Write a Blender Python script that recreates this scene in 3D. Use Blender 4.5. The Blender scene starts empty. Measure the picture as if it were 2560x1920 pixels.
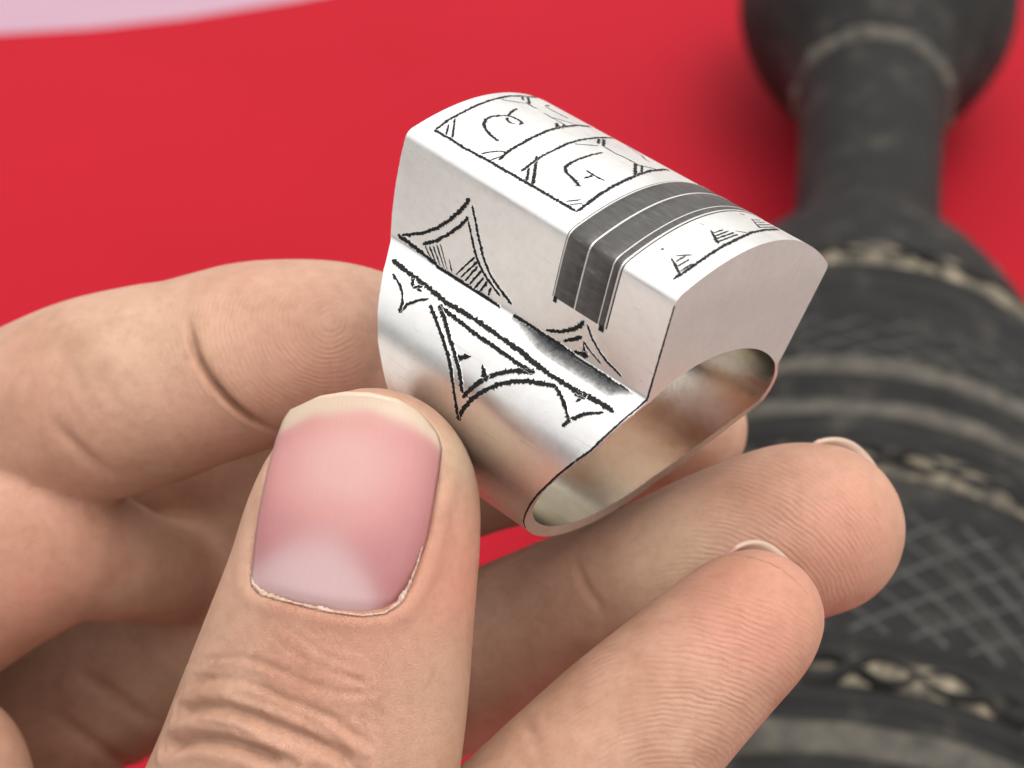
import bpy, bmesh, math, random
import numpy as np
from mathutils import Matrix, Vector, Euler

C = bpy.context.scene.collection
SC = bpy.context.scene
R_ = math.radians
random.seed(7); RNG = np.random.default_rng(7)

# ------------------------------------------------------------------ camera
PITCH = R_(38.0); HFOV = R_(30.0); CAM_H = 0.260
cam = bpy.data.cameras.new('camera'); cam_ob = bpy.data.objects.new('camera', cam); C.objects.link(cam_ob)
cam.sensor_width = 36.0; cam.lens = 18.0 / math.tan(HFOV / 2); cam.clip_start = 0.005; cam.clip_end = 50.0
cam_ob.location = (0, 0, CAM_H); cam_ob.rotation_euler = (math.pi / 2 - PITCH, 0, 0)
cam.dof.use_dof = True; cam.dof.focus_distance = 0.1205; cam.dof.aperture_fstop = cam.lens / 1.4
SC.camera = cam_ob

# ------------------------------------------------------------------ daylight
SUN_EL, SUN_AZ = R_(76), R_(110)          # azimuth measured from straight ahead, towards the left
world = bpy.data.worlds.new('World'); SC.world = world; world.use_nodes = True
wn = world.node_tree; wn.nodes.clear()
sky = wn.nodes.new('ShaderNodeTexSky'); sky.sky_type = 'NISHITA'; sky.sun_disc = False
sky.sun_elevation = SUN_EL; sky.sun_rotation = SUN_AZ
sky.air_density = 1.0; sky.dust_density = 10.0; sky.ozone_density = 0.0
bgn = wn.nodes.new('ShaderNodeBackground'); bgn.inputs['Strength'].default_value = 0.08
wo = wn.nodes.new('ShaderNodeOutputWorld')
hsv = wn.nodes.new('ShaderNodeHueSaturation'); hsv.inputs['Saturation'].default_value = 0.4      # hazy, nearly white sky
wn.links.new(sky.outputs[0], hsv.inputs['Color']); wn.links.new(hsv.outputs[0], bgn.inputs['Color']); wn.links.new(bgn.outputs[0], wo.inputs['Surface'])
sl = bpy.data.lights.new('sun', 'SUN'); so = bpy.data.objects.new('sun', sl); C.objects.link(so)
sl.energy = 1.5; sl.angle = R_(172); sl.color = (1.0, 0.97, 0.93)
_d = Vector((math.sin(SUN_AZ) * math.cos(SUN_EL), math.cos(SUN_AZ) * math.cos(SUN_EL), math.sin(SUN_EL)))
so.rotation_euler = _d.to_track_quat('Z', 'Y').to_euler(); so.location = _d * 2
SC.view_settings.view_transform = 'Standard'; SC.view_settings.look = 'None'
SC.view_settings.exposure = 0.78; SC.view_settings.gamma = 1.0
SC.cycles.max_bounces = 8; SC.cycles.caustics_reflective = False; SC.cycles.caustics_refractive = False

# ------------------------------------------------------------------ helpers
CW = np.array(cam_ob.rotation_euler.to_matrix())      # camera axes in world axes
CP = np.array([0, 0, CAM_H])
def to_world(p_mm):                                    # points measured from the viewpoint, mm -> world, m
    return np.asarray(p_mm, float) * 0.001 @ CW.T + CP
def tag(o, label=None, cat=None, group=None, kind=None):
    for k, v in (('label', label), ('category', cat), ('group', group), ('kind', kind)):
        if v: o[k] = v
    return o
def mk(name, V, Fs, mat=None, parent=None, smooth=True, attrs=None):
    me = bpy.data.meshes.new(name)
    V = np.asarray(V, float)
    me.from_pydata([tuple(v) for v in V], [], [tuple(int(i) for i in f) for f in Fs]); me.update()
    if smooth: me.polygons.foreach_set('use_smooth', [True] * len(me.polygons))
    if attrs:
        for k, a in attrs.items():
            at = me.attributes.new(k, 'FLOAT', 'POINT'); at.data.foreach_set('value', np.asarray(a, np.float32))
    if mat: me.materials.append(mat)
    o = bpy.data.objects.new(name, me); C.objects.link(o)
    if parent: o.parent = parent
    return o
def empty(name, M):
    o = bpy.data.objects.new(name, None); C.objects.link(o); o.empty_display_size = 0.005
    o.matrix_world = M; return o
def grid_faces(n, m, closed_n=False, flip=False):
    F = []
    for i in range(n if closed_n else n - 1):
        for j in range(m - 1):
            a, b, c, d = i * m + j, ((i + 1) % n) * m + j, ((i + 1) % n) * m + j + 1, i * m + j + 1
            F.append((a, d, c, b) if flip else (a, b, c, d))
    return F
class NT:
    def __init__(s, name):
        s.m = bpy.data.materials.new(name); s.m.use_nodes = True; s.t = s.m.node_tree; s.t.nodes.clear()
        s.out = s.n('OutputMaterial'); s.p = s.n('BsdfPrincipled'); s.l(s.p, 0, s.out, 'Surface')
    def n(s, typ, **kw):
        nd = s.t.nodes.new('ShaderNode' + typ)
        for k, v in kw.items(): setattr(nd, k, v)
        return nd
    def l(s, a, ao, b, bi): s.t.links.new(a.outputs[ao], b.inputs[bi])
    def set(s, **kw):
        for k, v in kw.items(): s.p.inputs[k.replace('_', ' ')].default_value = v
    def coord(s, scale=1.0, rot=(0, 0, 0)):
        tc = s.n('TexCoord'); mp = s.n('Mapping'); s.l(tc, 'Object', mp, 'Vector')
        mp.inputs['Scale'].default_value = scale if hasattr(scale, '__len__') else (scale,) * 3
        mp.inputs['Rotation'].default_value = rot; return mp
    def noise(s, scale, detail=4, rough=.55, vec=None, dist=0):
        nd = s.n('TexNoise'); nd.inputs['Scale'].default_value = scale; nd.inputs['Detail'].default_value = detail
        nd.inputs['Roughness'].default_value = rough; nd.inputs['Distortion'].default_value = dist
        if vec: s.l(vec, 0, nd, 'Vector')
        return nd
    def ramp(s, src, stops, out='Fac'):
        r = s.n('ValToRGB'); e = r.color_ramp.elements
        while len(e) < len(stops): e.new(0.5)
        for el, (p, c) in zip(e, stops):
            el.position = p; el.color = (*c, 1) if hasattr(c, '__len__') else (c, c, c, 1)
        s.l(src, out, r, 'Fac'); return r
    def math(s, op, a, b=None):
        nd = s.n('Math', operation=op)
        for i, x in enumerate((a, b)):
            if x is None: continue
            if isinstance(x, tuple): s.l(x[0], x[1], nd, i)
            else: nd.inputs[i].default_value = x
        return nd
    def mix(s, fac, a, b, blend='MIX'):
        nd = s.n('Mix', data_type='RGBA', blend_type=blend)
        for key, x in ((0, fac), (6, a), (7, b)):
            if isinstance(x, tuple) and not isinstance(x[0], (int, float)): s.l(x[0], x[1], nd, key)
            elif hasattr(x, '__len__'): nd.inputs[key].default_value = (*x, 1)
            else: nd.inputs[key].default_value = x
        return nd
    def bump(s, hsrc, dist, strength=1.0, prev=None):
        b = s.n('Bump'); b.inputs['Distance'].default_value = dist; b.inputs['Strength'].default_value = strength
        s.l(hsrc[0], hsrc[1], b, 'Height')
        if prev: s.l(prev, 0, b, 'Normal')
        return b
# ------------------------------------------------------------------ materials
def mat_silver(nm='silver', tone=(.86, .85, .825), worn=(.80, .785, .755), r0=.31, r1=.41):
    k = NT(nm); v = k.coord(1000.0)                          # millimetres
    k.set(Metallic=1.0)
    smudge = k.noise(0.28, 5, .6, v)
    r = k.ramp(smudge, [(.3, r0), (.7, r1)])
    sx = k.n('SeparateXYZ'); k.l(v, 0, sx, 0); hz = k.n('MapRange'); k.l(sx, 2, hz, 'Value')      # satin head, brighter polish on the band
    for i_, x_ in ((1, 9.5), (2, 11.2), (3, 0.0), (4, 0.10)): hz.inputs[i_].default_value = x_
    ra = k.math('ADD', (r, 0), (hz, 0)); k.l(ra, 0, k.p, 'Roughness')
    fine = k.noise(6.0, 3, .6, v)
    v2 = k.coord((260.0, 9000.0, 5200.0), (.35, .2, .6)); scr = k.noise(1.0, 1, .4, v2)
    sc = k.ramp(scr, [(.70, 0.0), (.76, 1.0)])
    waves = k.noise(0.45, 2, .5, v)
    dirt = k.noise(1.6, 6, .7, v); d2c = k.ramp(dirt, [(.42, tone), (.74, worn)])
    vo = k.n('TexVoronoi'); vo.inputs['Scale'].default_value = 1.7; k.l(v, 0, vo, 'Vector')
    dot = k.ramp(vo, [(.035, 1.0), (.07, 0.0)], 'Distance'); gate = k.noise(.8, 2, .5, v); gr = k.ramp(gate, [(.52, 0.0), (.60, .7)])
    dm = k.math('MULTIPLY', (dot, 0), (gr, 0)); scc = k.math('MULTIPLY', (sc, 0), .16); dm2 = k.math('MAXIMUM', (dm, 0), (scc, 0))
    pm = k.mix((dm2, 0), (d2c, 0), (.25, .235, .21)); k.l(pm, 2, k.p, 'Base Color')
    b0 = k.bump((waves, 'Fac'), 0.00003, .5); b1 = k.bump((fine, 'Fac'), .000012, .5, b0); b2 = k.bump((sc, 0), .000005, .2, b1)
    k.l(b2, 0, k.p, 'Normal')
    return k.m
def mat_burr():
    k = NT('raised_burr'); k.set(Metallic=1.0, Base_Color=(.92, .91, .89, 1), Roughness=.3); return k.m
def mat_graded():
    k = NT('graded_silver'); v = k.coord(1000.0); n = k.noise(2.6, 6, .7, v); k.set(Metallic=1.0)
    a = k.n('Attribute', attribute_name='grade'); w = k.math('MULTIPLY', (n, 'Fac'), .55); s = k.math('ADD', (a, 'Fac'), (w, 0))
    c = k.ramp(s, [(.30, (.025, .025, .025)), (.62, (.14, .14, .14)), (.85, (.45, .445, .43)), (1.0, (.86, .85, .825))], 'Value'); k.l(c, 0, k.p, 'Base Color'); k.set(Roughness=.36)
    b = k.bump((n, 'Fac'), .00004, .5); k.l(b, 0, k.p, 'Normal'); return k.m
def mat_ground():
    k = NT('pale_paving'); v = k.coord(1.0); n = k.noise(3, 5, .6, v); c = k.ramp(n, [(.3, (.19, .165, .155)), (.7, (.24, .21, .20))]); k.l(c, 0, k.p, 'Base Color'); k.set(Roughness=.9); return k.m
def mat_niello():
    k = NT('blackened_engraving'); v = k.coord(1000.0); n = k.noise(9, 4, .6, v)
    c = k.ramp(n, [(.35, (.003, .003, .0035)), (.75, (.018, .018, .019))]); k.l(c, 0, k.p, 'Base Color')
    k.set(Roughness=.6); k.p.inputs['Specular IOR Level'].default_value = .2; b = k.bump((n, 'Fac'), .00004, .8); k.l(b, 0, k.p, 'Normal'); return k.m
def mat_horn():
    k = NT('dark_inlay'); v = k.coord((500.0, 2200.0, 2200.0)); n = k.noise(1.2, 6, .65, v)
    c = k.ramp(n, [(.3, (.018, .016, .014)), (.62, (.05, .048, .044)), (.8, (.16, .155, .15))]); k.l(c, 0, k.p, 'Base Color')
    k.set(Roughness=.44); k.p.inputs['Specular IOR Level'].default_value = .65; b = k.bump((n, 'Fac'), .00003, .5); k.l(b, 0, k.p, 'Normal'); return k.m
def mat_red():
    k = NT('red_cloth'); v = k.coord(1.0); n = k.noise(2200, 3, .6, v); n2 = k.noise(6, 3, .5, v)
    c = k.ramp(n2, [(.3, (.305, .0048, .0130)), (.7, (.34, .0060, .0160))]); k.l(c, 0, k.p, 'Base Color')
    k.set(Roughness=.75); k.p.inputs['Specular IOR Level'].default_value = .12
    b = k.bump((n, 'Fac'), .00008, .3); k.l(b, 0, k.p, 'Normal'); return k.m
def mat_pink():
    k = NT('pale_pink_table'); v = k.coord(1.0); n = k.noise(12, 4, .5, v)
    c = k.ramp(n, [(.3, (.33, .205, .265)), (.7, (.36, .225, .285))]); k.l(c, 0, k.p, 'Base Color'); k.set(Roughness=.5); return k.m
def mat_table():
    k = NT('off_white_table'); v = k.coord(1.0); n = k.noise(12, 4, .5, v)
    c = k.ramp(n, [(.3, (.62, .60, .585)), (.7, (.68, .66, .64))]); k.l(c, 0, k.p, 'Base Color'); k.set(Roughness=.6); return k.m
def mat_leather():
    k = NT('dark_leather'); v = k.coord(1000.0)
    n = k.noise(.12, 6, .65, v); g = k.noise(1.1, 5, .6, v)
    c = k.ramp(n, [(.3, (.007, .0065, .006)), (.55, (.013, .0125, .0115)), (.72, (.045, .041, .034))])
    k.l(c, 0, k.p, 'Base Color'); k.set(Roughness=.62); k.p.inputs['Specular IOR Level'].default_value = .2
    b = k.bump((g, 'Fac'), .0006, .7); k.l(b, 0, k.p, 'Normal'); return k.m
def mat_pale(name, c0, c1):
    k = NT(name); v = k.coord(1000.0); n = k.noise(.25, 5, .6, v)
    c = k.ramp(n, [(.3, c0), (.7, c1)]); k.l(c, 0, k.p, 'Base Color'); k.set(Roughness=.7)
    b = k.bump((n, 'Fac'), .0008, .6); k.l(b, 0, k.p, 'Normal'); return k.m
def mat_braid():
    k = NT('pale_braid_hide'); v = k.coord(1000.0); n = k.noise(.32, 5, .65, v)
    c = k.ramp(n, [(.38, (.03, .027, .02)), (.55, (.13, .11, .075)), (.72, (.27, .225, .155))]); k.l(c, 0, k.p, 'Base Color'); k.set(Roughness=.75)
    b = k.bump((n, 'Fac'), .0008, .7); k.l(b, 0, k.p, 'Normal'); return k.m
def mat_skin():
    k = NT('skin'); v = k.coord(1000.0)
    att = lambda nm: k.n('Attribute', attribute_name=nm)
    mott = k.noise(.22, 5, .6, v); m2 = k.noise(1.3, 4, .65, v)
    base = k.ramp(mott, [(.34, (.41, .225, .145)), (.7, (.545, .348, .245))])
    fl = att('flush'); bl = k.noise(.11, 4, .6, v); br_ = k.ramp(bl, [(.46, 0.0), (.70, .38)]); fm = k.math('ADD', (fl, 'Fac'), (br_, 0)); fc = k.math('MINIMUM', (fm, 0), 1.0); c1 = k.mix((fc, 0), (base, 0), (.50, .200, .140))
    ye = att('pale'); c2 = k.mix((ye, 'Fac'), (c1, 2), (.54, .40, .27))
    sp = k.ramp(m2, [(.30, (.82, .78, .74)), (.55, (1, 1, 1))]); c3 = k.mix(.55, (c2, 2), (sp, 0), 'MULTIPLY')
    dk = att('stain'); c4 = k.mix((dk, 'Fac'), (c3, 2), (.34, .16, .09))
    k.l(c4, 2, k.p, 'Base Color')
    rr = k.ramp(m2, [(.3, .40), (.7, .55)]); k.l(rr, 0, k.p, 'Roughness')
    k.p.inputs['Specular IOR Level'].default_value = .42
    k.p.inputs['Subsurface Weight'].default_value = .15
    k.p.inputs['Subsurface Radius'].default_value = (1.0, .34, .2); k.p.inputs['Subsurface Scale'].default_value = .0011
    # fingerprint ridges: 'ridge' holds millimetres across the ridges
    rd = att('ridge'); wob = k.noise(.55, 3, .5, v)
    w1 = k.math('MULTIPLY', (wob, 'Fac'), .7); ph = k.math('ADD', (rd, 'Fac'), (w1, 0)); f = k.math('MULTIPLY', (ph, 0), 2 * math.pi / .36)
    s = k.math('SINE', (f, 0)); msk = att('print'); brk = k.noise(.9, 3, .6, v); br = k.ramp(brk, [(.36, .15), (.6, 1.0)]); mk_ = k.math('MULTIPLY', (msk, 'Fac'), (br, 0)); s2 = k.math('MULTIPLY', (s, 0), (mk_, 0))
    b0 = k.bump((s2, 0), .000022, .8)
    # fine skin cells and pores
    vo = k.n('TexVoronoi', feature='DISTANCE_TO_EDGE'); vw = k.coord((1500.0, 1900.0, 1700.0), (.2, .1, .5))
    dn = k.noise(.8, 3, .6, v); ad = k.n('VectorMath', operation='ADD'); k.l(vw, 0, ad, 0); k.l(dn, 'Color', ad, 1); k.l(ad, 0, vo, 'Vector')
    vr = k.ramp(vo, [(.0, 0.0), (.12, 1.0)], 'Distance'); wr = att('wrinkle'); vm = k.math('MULTIPLY', (vr, 0), (wr, 'Fac'))
    b1 = k.bump((vm, 0), .00004, .8, b0)
    po = k.noise(3.2, 4, .6, v); b2 = k.bump((po, 'Fac'), .00005, .55, b1)
    k.l(b2, 0, k.p, 'Normal'); return k.m
def mat_nail():
    k = NT('nail'); v = k.coord(1000.0); att = lambda nm: k.n('Attribute', attribute_name=nm)
    n = k.noise(.3, 3, .5, v); bt = att('bed_highlight'); w_ = k.math('MULTIPLY', (n, 'Fac'), .25); s_ = k.math('ADD', (bt, 'Fac'), (w_, 0)); bed = k.ramp(s_, [(.12, (.36, .15, .155)), (.55, (.47, .225, .21)), (1.0, (.50, .29, .26))], 'Value')  # mauve bed colour, with the nail's central highlight painted in as paler pink
    lu = att('lunula'); c1 = k.mix((lu, 'Fac'), (bed, 0), (.47, .32, .325))
    fe = att('free_edge'); c2 = k.mix((fe, 'Fac'), (c1, 2), (.50, .395, .30))
    k.l(c2, 2, k.p, 'Base Color'); k.set(Roughness=.32); k.p.inputs['Specular IOR Level'].default_value = .5
    k.p.inputs['Subsurface Weight'].default_value = .25; k.p.inputs['Subsurface Radius'].default_value = (1, .5, .4); k.p.inputs['Subsurface Scale'].default_value = .0008
    u = att('across'); uu = k.math('MULTIPLY', (u, 'Fac'), 14.0); cx = k.n('CombineXYZ'); k.l(uu, 0, cx, 0)
    st = k.noise(3.0, 2, .5, cx); b = k.bump((st, 'Fac'), .00005, .5); k.l(b, 0, k.p, 'Normal'); return k.m
def mat_cuticle():
    k = NT('dry_cuticle'); v = k.coord(1000.0); n = k.noise(4, 4, .6, v)
    c = k.ramp(n, [(.40, (.42, .25, .18)), (.68, (.58, .46, .38))]); k.l(c, 0, k.p, 'Base Color'); k.set(Roughness=.6)
    b = k.bump((n, 'Fac'), .0001, .8); k.l(b, 0, k.p, 'Normal'); return k.m
M = dict(silver=mat_silver(), lining=mat_silver('worn_lining', (.80, .76, .68), (.72, .67, .58), .13, .22), niello=mat_niello(), graded=mat_graded(), burr=mat_burr(), ground=mat_ground(), horn=mat_horn(), red=mat_red(), pink=mat_pink(), table=mat_table(), leather=mat_leather(),
         stitch=mat_pale('pale_hide_stitch', (.12, .10, .066), (.25, .21, .15)), worn=mat_pale('worn_hide', (.018, .0165, .013), (.085, .075, .055)),
         braid=mat_braid(), tool=mat_pale('scuffed_line', (.03, .03, .028), (.07, .07, .065)), skin=mat_skin(), nail=mat_nail(), cuticle=mat_cuticle())
# ------------------------------------------------------------------ tabletop and the red cloth on it
FP = 4128.0                                            # reference focal length, used for sizes taken along a sight line
def on_plane(x, y, z):                                 # where the sight line through a picture point meets height z
    d = CW @ np.array([(x - 1106) / FP, -(y - 829.5) / FP, -1.0]); t = (z - CAM_H) / d[2]; return CP + d * t
def slab(name, poly, z0, z1, mat, bev=.0):
    bm = bmesh.new(); vs = [bm.verts.new((x, y, z1)) for x, y in poly]; f = bm.faces.new(vs)
    r = bmesh.ops.extrude_face_region(bm, geom=[f])
    for v in r['geom']:
        if isinstance(v, bmesh.types.BMVert): v.co.z = z0
    bmesh.ops.recalc_face_normals(bm, faces=bm.faces)
    if bev: bmesh.ops.bevel(bm, geom=[e for e in bm.edges if all(abs(v.co.z - z1) < 1e-6 for v in e.verts)], offset=bev, segments=3, affect='EDGES')
    me = bpy.data.meshes.new(name); bm.to_mesh(me); bm.free(); me.materials.append(mat)
    o = bpy.data.objects.new(name, me); C.objects.link(o); return o
tb = slab('tabletop', [(-2.6, -.12), (.130, -.12), (.236, .84), (.236, 1.5), (-2.6, 1.5)], -.031, -.0012, M['table'], .004)
tag(tb, kind='structure')
gd = slab('ground', [(30*math.cos(a), 30*math.sin(a)) for a in np.linspace(0, 2*math.pi, 48, endpoint=False)], -.80, -.76, M['ground']); tag(gd, kind='structure')
edge = [on_plane(x, y, 0)[:2] for x, y in ((-420, 92), (-200, 86), (0, 72), (200, 60), (400, 38), (640, 0), (820, -36), (1000, -80), (1200, -140))]
poly = [(edge[0][0] - .05, -.10), (.115, -.10), (.122, -.09), (.222, .78), (.20, .80), (edge[-1][0] + .04, .80)] + [tuple(e) for e in edge[::-1]] + [(edge[0][0] - .05, edge[0][1] - .01)]
rc = slab('red_cloth', poly, -.0005, 0.0, M['red'], .0002)
pc = slab('pink_cloth', [(-.36, .30), (-.30, .285), (.10, .52), (.10, 1.05), (-.34, 1.05), (-.37, 1.0)], -.0011, -.0006, M['pink'], .0002)
tag(pc, 'pale pink cloth peeking out past the far edge of the red cloth', 'cloth')
tag(rc, 'smooth bright red cloth spread under the hand and the dark flask', 'cloth')

# ------------------------------------------------------------------ dark leather flask lying on the red cloth
HA = .036
_pf = on_plane(1893, 60, HA); _pn = on_plane(1815, 1600, HA)
_ax = (_pf - _pn); ALEN = np.linalg.norm(_ax); _ax /= ALEN
_up = np.array([0, 0, 1.0]); _sd = np.cross(_ax, _up); _sd /= np.linalg.norm(_sd); _up = np.cross(_sd, _ax)
FM = Matrix(((_sd[0], _up[0], _ax[0], _pn[0]), (_sd[1], _up[1], _ax[1], _pn[1]), (_sd[2], _up[2], _ax[2], _pn[2]), (0, 0, 0, 1)))
def ax_at(x, y): p = on_plane(x, y, HA); return float((p - _pn) @ _ax)
# radius along the axis, sizes in mm from picture widths
_pr = [(-.075, .0300), (-.045, .0345), (-.012, .0352), (ax_at(1815, 1500), .0355), (ax_at(1830, 1180), .0358), (ax_at(1850, 900), .0350), (ax_at(1856, 790), .0325),
       (ax_at(1860, 690), .0278), (ax_at(1864, 620), .0222), (ax_at(1867, 560), .0176), (ax_at(1870, 515), .0154), (ax_at(1875, 400), .0156), (ax_at(1880, 300), .0162), (ax_at(1884, 220), .0178),
       (ax_at(1887, 160), .0215), (ax_at(1890, 90), .0300), (ax_at(1893, 20), .0350), (ax_at(1896, -40), .0356), (ax_at(1899, -110), .0330), (ax_at(1900, -150), .0240)]
_pr = np.array(sorted(_pr)); _za = np.linspace(_pr[0, 0], _pr[-1, 0], 160)
def pchip(x, xp, yp):
    h = np.diff(xp); dl = np.diff(yp) / h; m = np.zeros(len(xp)); m[0], m[-1] = dl[0], dl[-1]
    for i in range(1, len(xp) - 1): m[i] = 0 if dl[i - 1] * dl[i] <= 0 else 2 * dl[i - 1] * dl[i] / (dl[i - 1] + dl[i])
    i = np.clip(np.searchsorted(xp, x) - 1, 0, len(xp) - 2); t = (x - xp[i]) / h[i]
    return (2*t**3-3*t**2+1)*yp[i] + (t**3-2*t**2+t)*h[i]*m[i] + (-2*t**3+3*t**2)*yp[i+1] + (t**3-t**2)*h[i]*m[i+1]
def frad(a): return pchip(np.asarray(a, float), _pr[:, 0], _pr[:, 1])
flask = empty('leather_flask', FM)
tag(flask, 'dark tooled leather flask with pale stitched bands lying on the red cloth behind the ring', 'flask')
def wide(a):                                            # the belly is broader than it is high
    t = np.clip((A_SH - np.asarray(a, float))/.085, 0, 1); return 1 + .24*t*t*(3-2*t)
A_SH = ax_at(1864, 610)
def fmk(name, V, Fs, mat):
    V = np.array(V, float); V[:, 0] *= wide(V[:, 2]); return mk(name, V, Fs, mat, flask)
def lathe(name, prof, mat, n=72, caps=True):
    V = []; m = len(prof)
    for k in range(n):
        c, s = math.cos(2*math.pi*k/n), math.sin(2*math.pi*k/n)
        V += [(r*c, r*s, a) for a, r in prof]
    Fs = grid_faces(n, m, True)
    if caps: Fs += [tuple(k*m for k in range(n))[::-1], tuple(k*m + m-1 for k in range(n))]
    return fmk(name, V, Fs, mat)
A1 = ax_at(1868, 535); A2 = ax_at(1885, 205)
z = np.linspace(-.075, A1, 110); lathe('body', [(a, r) for a, r in zip(z, frad(z))], M['leather'])
z = np.linspace(A1, A2, 40); lathe('neck', [(a, r) for a, r in zip(z, frad(z) + .0001)], M['leather'])
z = np.linspace(A2, _pr[-1, 0], 60); lathe('collar', [(a, r) for a, r in zip(z, frad(z))], M['leather'])
def ring_band(name, a, w, h, mat, lump=0.0, n=110):
    V = []; m = 9
    for k in range(n):
        th = 2*math.pi*k/n; j = lump*(math.sin(th*9+a*900)+.7*math.sin(th*23+a*500))
        for q in range(m):
            u = -1 + 2*q/(m-1); aa = a + u*w/2; r = float(frad(aa)) - .0006 + (h + .0006)*math.sqrt(max(0, 1-u*u))*(1+j)
            V.append((r*math.cos(th), r*math.sin(th), aa))
    return fmk(name, V, grid_faces(n, m, True), mat)
def top_a(y, x=1990):                                   # axial place of the band that crosses the near face at picture height y
    aa = np.linspace(-.07, _pr[-1, 0], 600); r = frad(aa)
    best = []
    for th in (1.35,):
        P = _pn + np.outer(aa, _ax) + np.outer(r*math.cos(th)*wide(aa), _sd) + np.outer(r*math.sin(th), _up)
        Q = (P - CP) @ CW; best.append(829.5 - FP*Q[:, 1]/-Q[:, 2])
    yy = best[0]; i = np.argsort(yy); return float(np.interp(y, yy[i], aa[i]))
for yy, w, h, mt, lp in ((78, .0050, .0022, 'worn', .25), (640, .0030, .0010, 'leather', .1), (740, .0040, .0012, 'leather', .1),
                         (812, .0050, .0013, 'worn', .25), (850, .0030, .0010, 'leather', .1), (905, .0040, .0013, 'worn', .25), (960, .0030, .0010, 'leather', .1), (1115, .0030, .0010, 'leather', .1),
                         (1405, .0030, .0010, 'leather', .1), (1535, .0050, .0016, 'leather', .05), (1630, .0060, .0020, 'worn', .25)):
    ring_band('raised_band', top_a(yy), w*(1.15 if mt == 'worn' else .9), h*.42, M[mt], lp)
# pale thong stitches, two staggered rows per band
_s = bmesh.new(); bmesh.ops.create_uvsphere(_s, u_segments=8, v_segments=5, radius=1.0)
_sm = bpy.data.meshes.new('stitch'); _s.to_mesh(_sm); _s.free(); _sm.materials.append(M['worn']); _sm.polygons.foreach_set('use_smooth', [True]*len(_sm.polygons))
def stitch(a, th, lt, la, tilt=0.0):
    r = float(frad(a)); o = bpy.data.objects.new('stitch', _sm); C.objects.link(o); o.parent = flask
    B = Matrix(((-math.sin(th), 0, math.cos(th)), (math.cos(th), 0, math.sin(th)), (0, 1, 0))).to_4x4()
    o.matrix_local = Matrix.Translation((r*math.cos(th), r*math.sin(th), a)) @ B @ Matrix.Rotation(tilt, 4, 'Z') @ Matrix.Diagonal((lt, la, .0011, 1))
def braid(y1, y2, wave, amp, w, h):                     # a pale strip with a dark plaited cord winding along it
    a0 = (top_a(y1)+top_a(y2))/2; wd = abs(top_a(y1)-top_a(y2)); ring_band('pale_strip', a0, wd*1.5, .0008, M['braid'], .2)
    r0 = float(frad(a0)); nw = round(2*math.pi*r0/wave)
    for ph in (0, math.pi):
        V = []; m = 7; n = nw*10
        for k in range(n):
            th = 2*math.pi*k/n; f = nw*th + ph + .5*math.sin(3*th); aa = a0 + amp*math.sin(f)*(1+.25*math.sin(5*th)); sl = amp*math.cos(f)*nw/r0; l = math.hypot(1, sl); ww = w*(1+.35*math.sin(7*th+1))
            for q in range(m):
                u = -1+2*q/(m-1); ax_ = aa + u*ww/l; tt = th - u*ww*sl/l/r0; r = float(frad(ax_)) - .0006 + (h+.0012+.0004*math.cos(f+ph))*math.sqrt(max(0, 1-u*u))
                V.append((r*math.cos(tt), r*math.sin(tt), ax_))
        fmk('plaited_cord', V, grid_faces(n, m, True), M['leather'])
braid(548, 584, .0120, .0013, .0009, .0009)
braid(992, 1040, .0130, .0016, .0011, .0010)
braid(1455, 1508, .0140, .0019, .0012, .0011)
for th in (.80, 2.30): stitch(top_a(492), th, .0022, .0016)
# scuffed tooling lines in a diamond lattice on the belly and in the shoulder zone
def tool_line(a0, a1, th0, th1, w=.0007, n=16):
    V = []; m = 5
    for i in range(n):
        t = i/(n-1); a = a0+(a1-a0)*t; th = th0+(th1-th0)*t + .01*math.sin(5*t+a0*300); r = float(frad(a))
        for q in range(m):
            u = -1+2*q/(m-1); rr = r - .0002 + .0007*math.sqrt(max(0, 1-u*u)); tt = th + u*w/r
            V.append((rr*math.cos(tt), rr*math.sin(tt), a))
    fmk('tooled_line', V, grid_faces(n, m), M['tool'])
aL, aH = top_a(1395), top_a(1125)
for k in range(18):
    t = -.98 + k*.19; tool_line(aL, aH, t, t+.70, .00042); tool_line(aL, aH, t+.70, t, .00042)
aL, aH = top_a(790), top_a(712)
for k in range(14):
    t = -.3 + k*.19; tool_line(aL, aH, t, t+.45, .0004); tool_line(aL, aH, t+.45, t, .0004)
# ------------------------------------------------------------------ the silver ring, mm in its own frame
# ---- ring surface, mm, ring frame: x along finger, z towards the engraved top
L=22.787; KS=-.0633
W=10.218; W2=9.342; ZE=10.751; SAG=2.76; YB=8.689; ZB=3.768; RO=11.392; RZ=11.745
def smooth_profile():
    # left bottom centre -> left side -> top -> right side -> bottom ; returns dense (y,z)
    def arc(y): return ZE+SAG*(1-(y/W)**2)
    half=[]                                   # from bottom (y=0) up the right side to the top centre
    for a in np.linspace(-np.pi/2,-.17,26): half.append((RO*np.cos(a),RZ*np.sin(a)))
    half+= [(11.30,-1.2),(11.18,-.3),(10.95,.6),(10.62,1.4),(10.22,2.08),(9.93,2.42),(9.62,2.70),(9.30,3.0),(9.08,3.25),(8.92,3.46),(8.85,3.60),(8.83,3.72)]
    # straight wall up to the rounded edge
    p0=np.array([8.83,3.82]); p1=np.array([W,ZE])
    for t in [0,.02,.05,.1,.2,.32,.45,.6,.75,.86,.93]: half.append(tuple(p0+(p1-p0)*t))
    q=p0+(p1-p0)*.93; e=np.array([W,ZE]); r=np.array([W-.55,arc(W-.55)])
    for t in (.2,.4,.6,.8,1): half.append(tuple((1-t)**2*q+2*t*(1-t)*(e+[0.02,.02])+t*t*r))
    for y in np.linspace(W-.55,0,16)[1:]: half.append((y,arc(y)))
    half=np.array(half)
    left=half[::-1][1:]*[-1,1]
    return np.vstack([half,left])            # bottom -> right -> top -> left -> bottom
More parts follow.
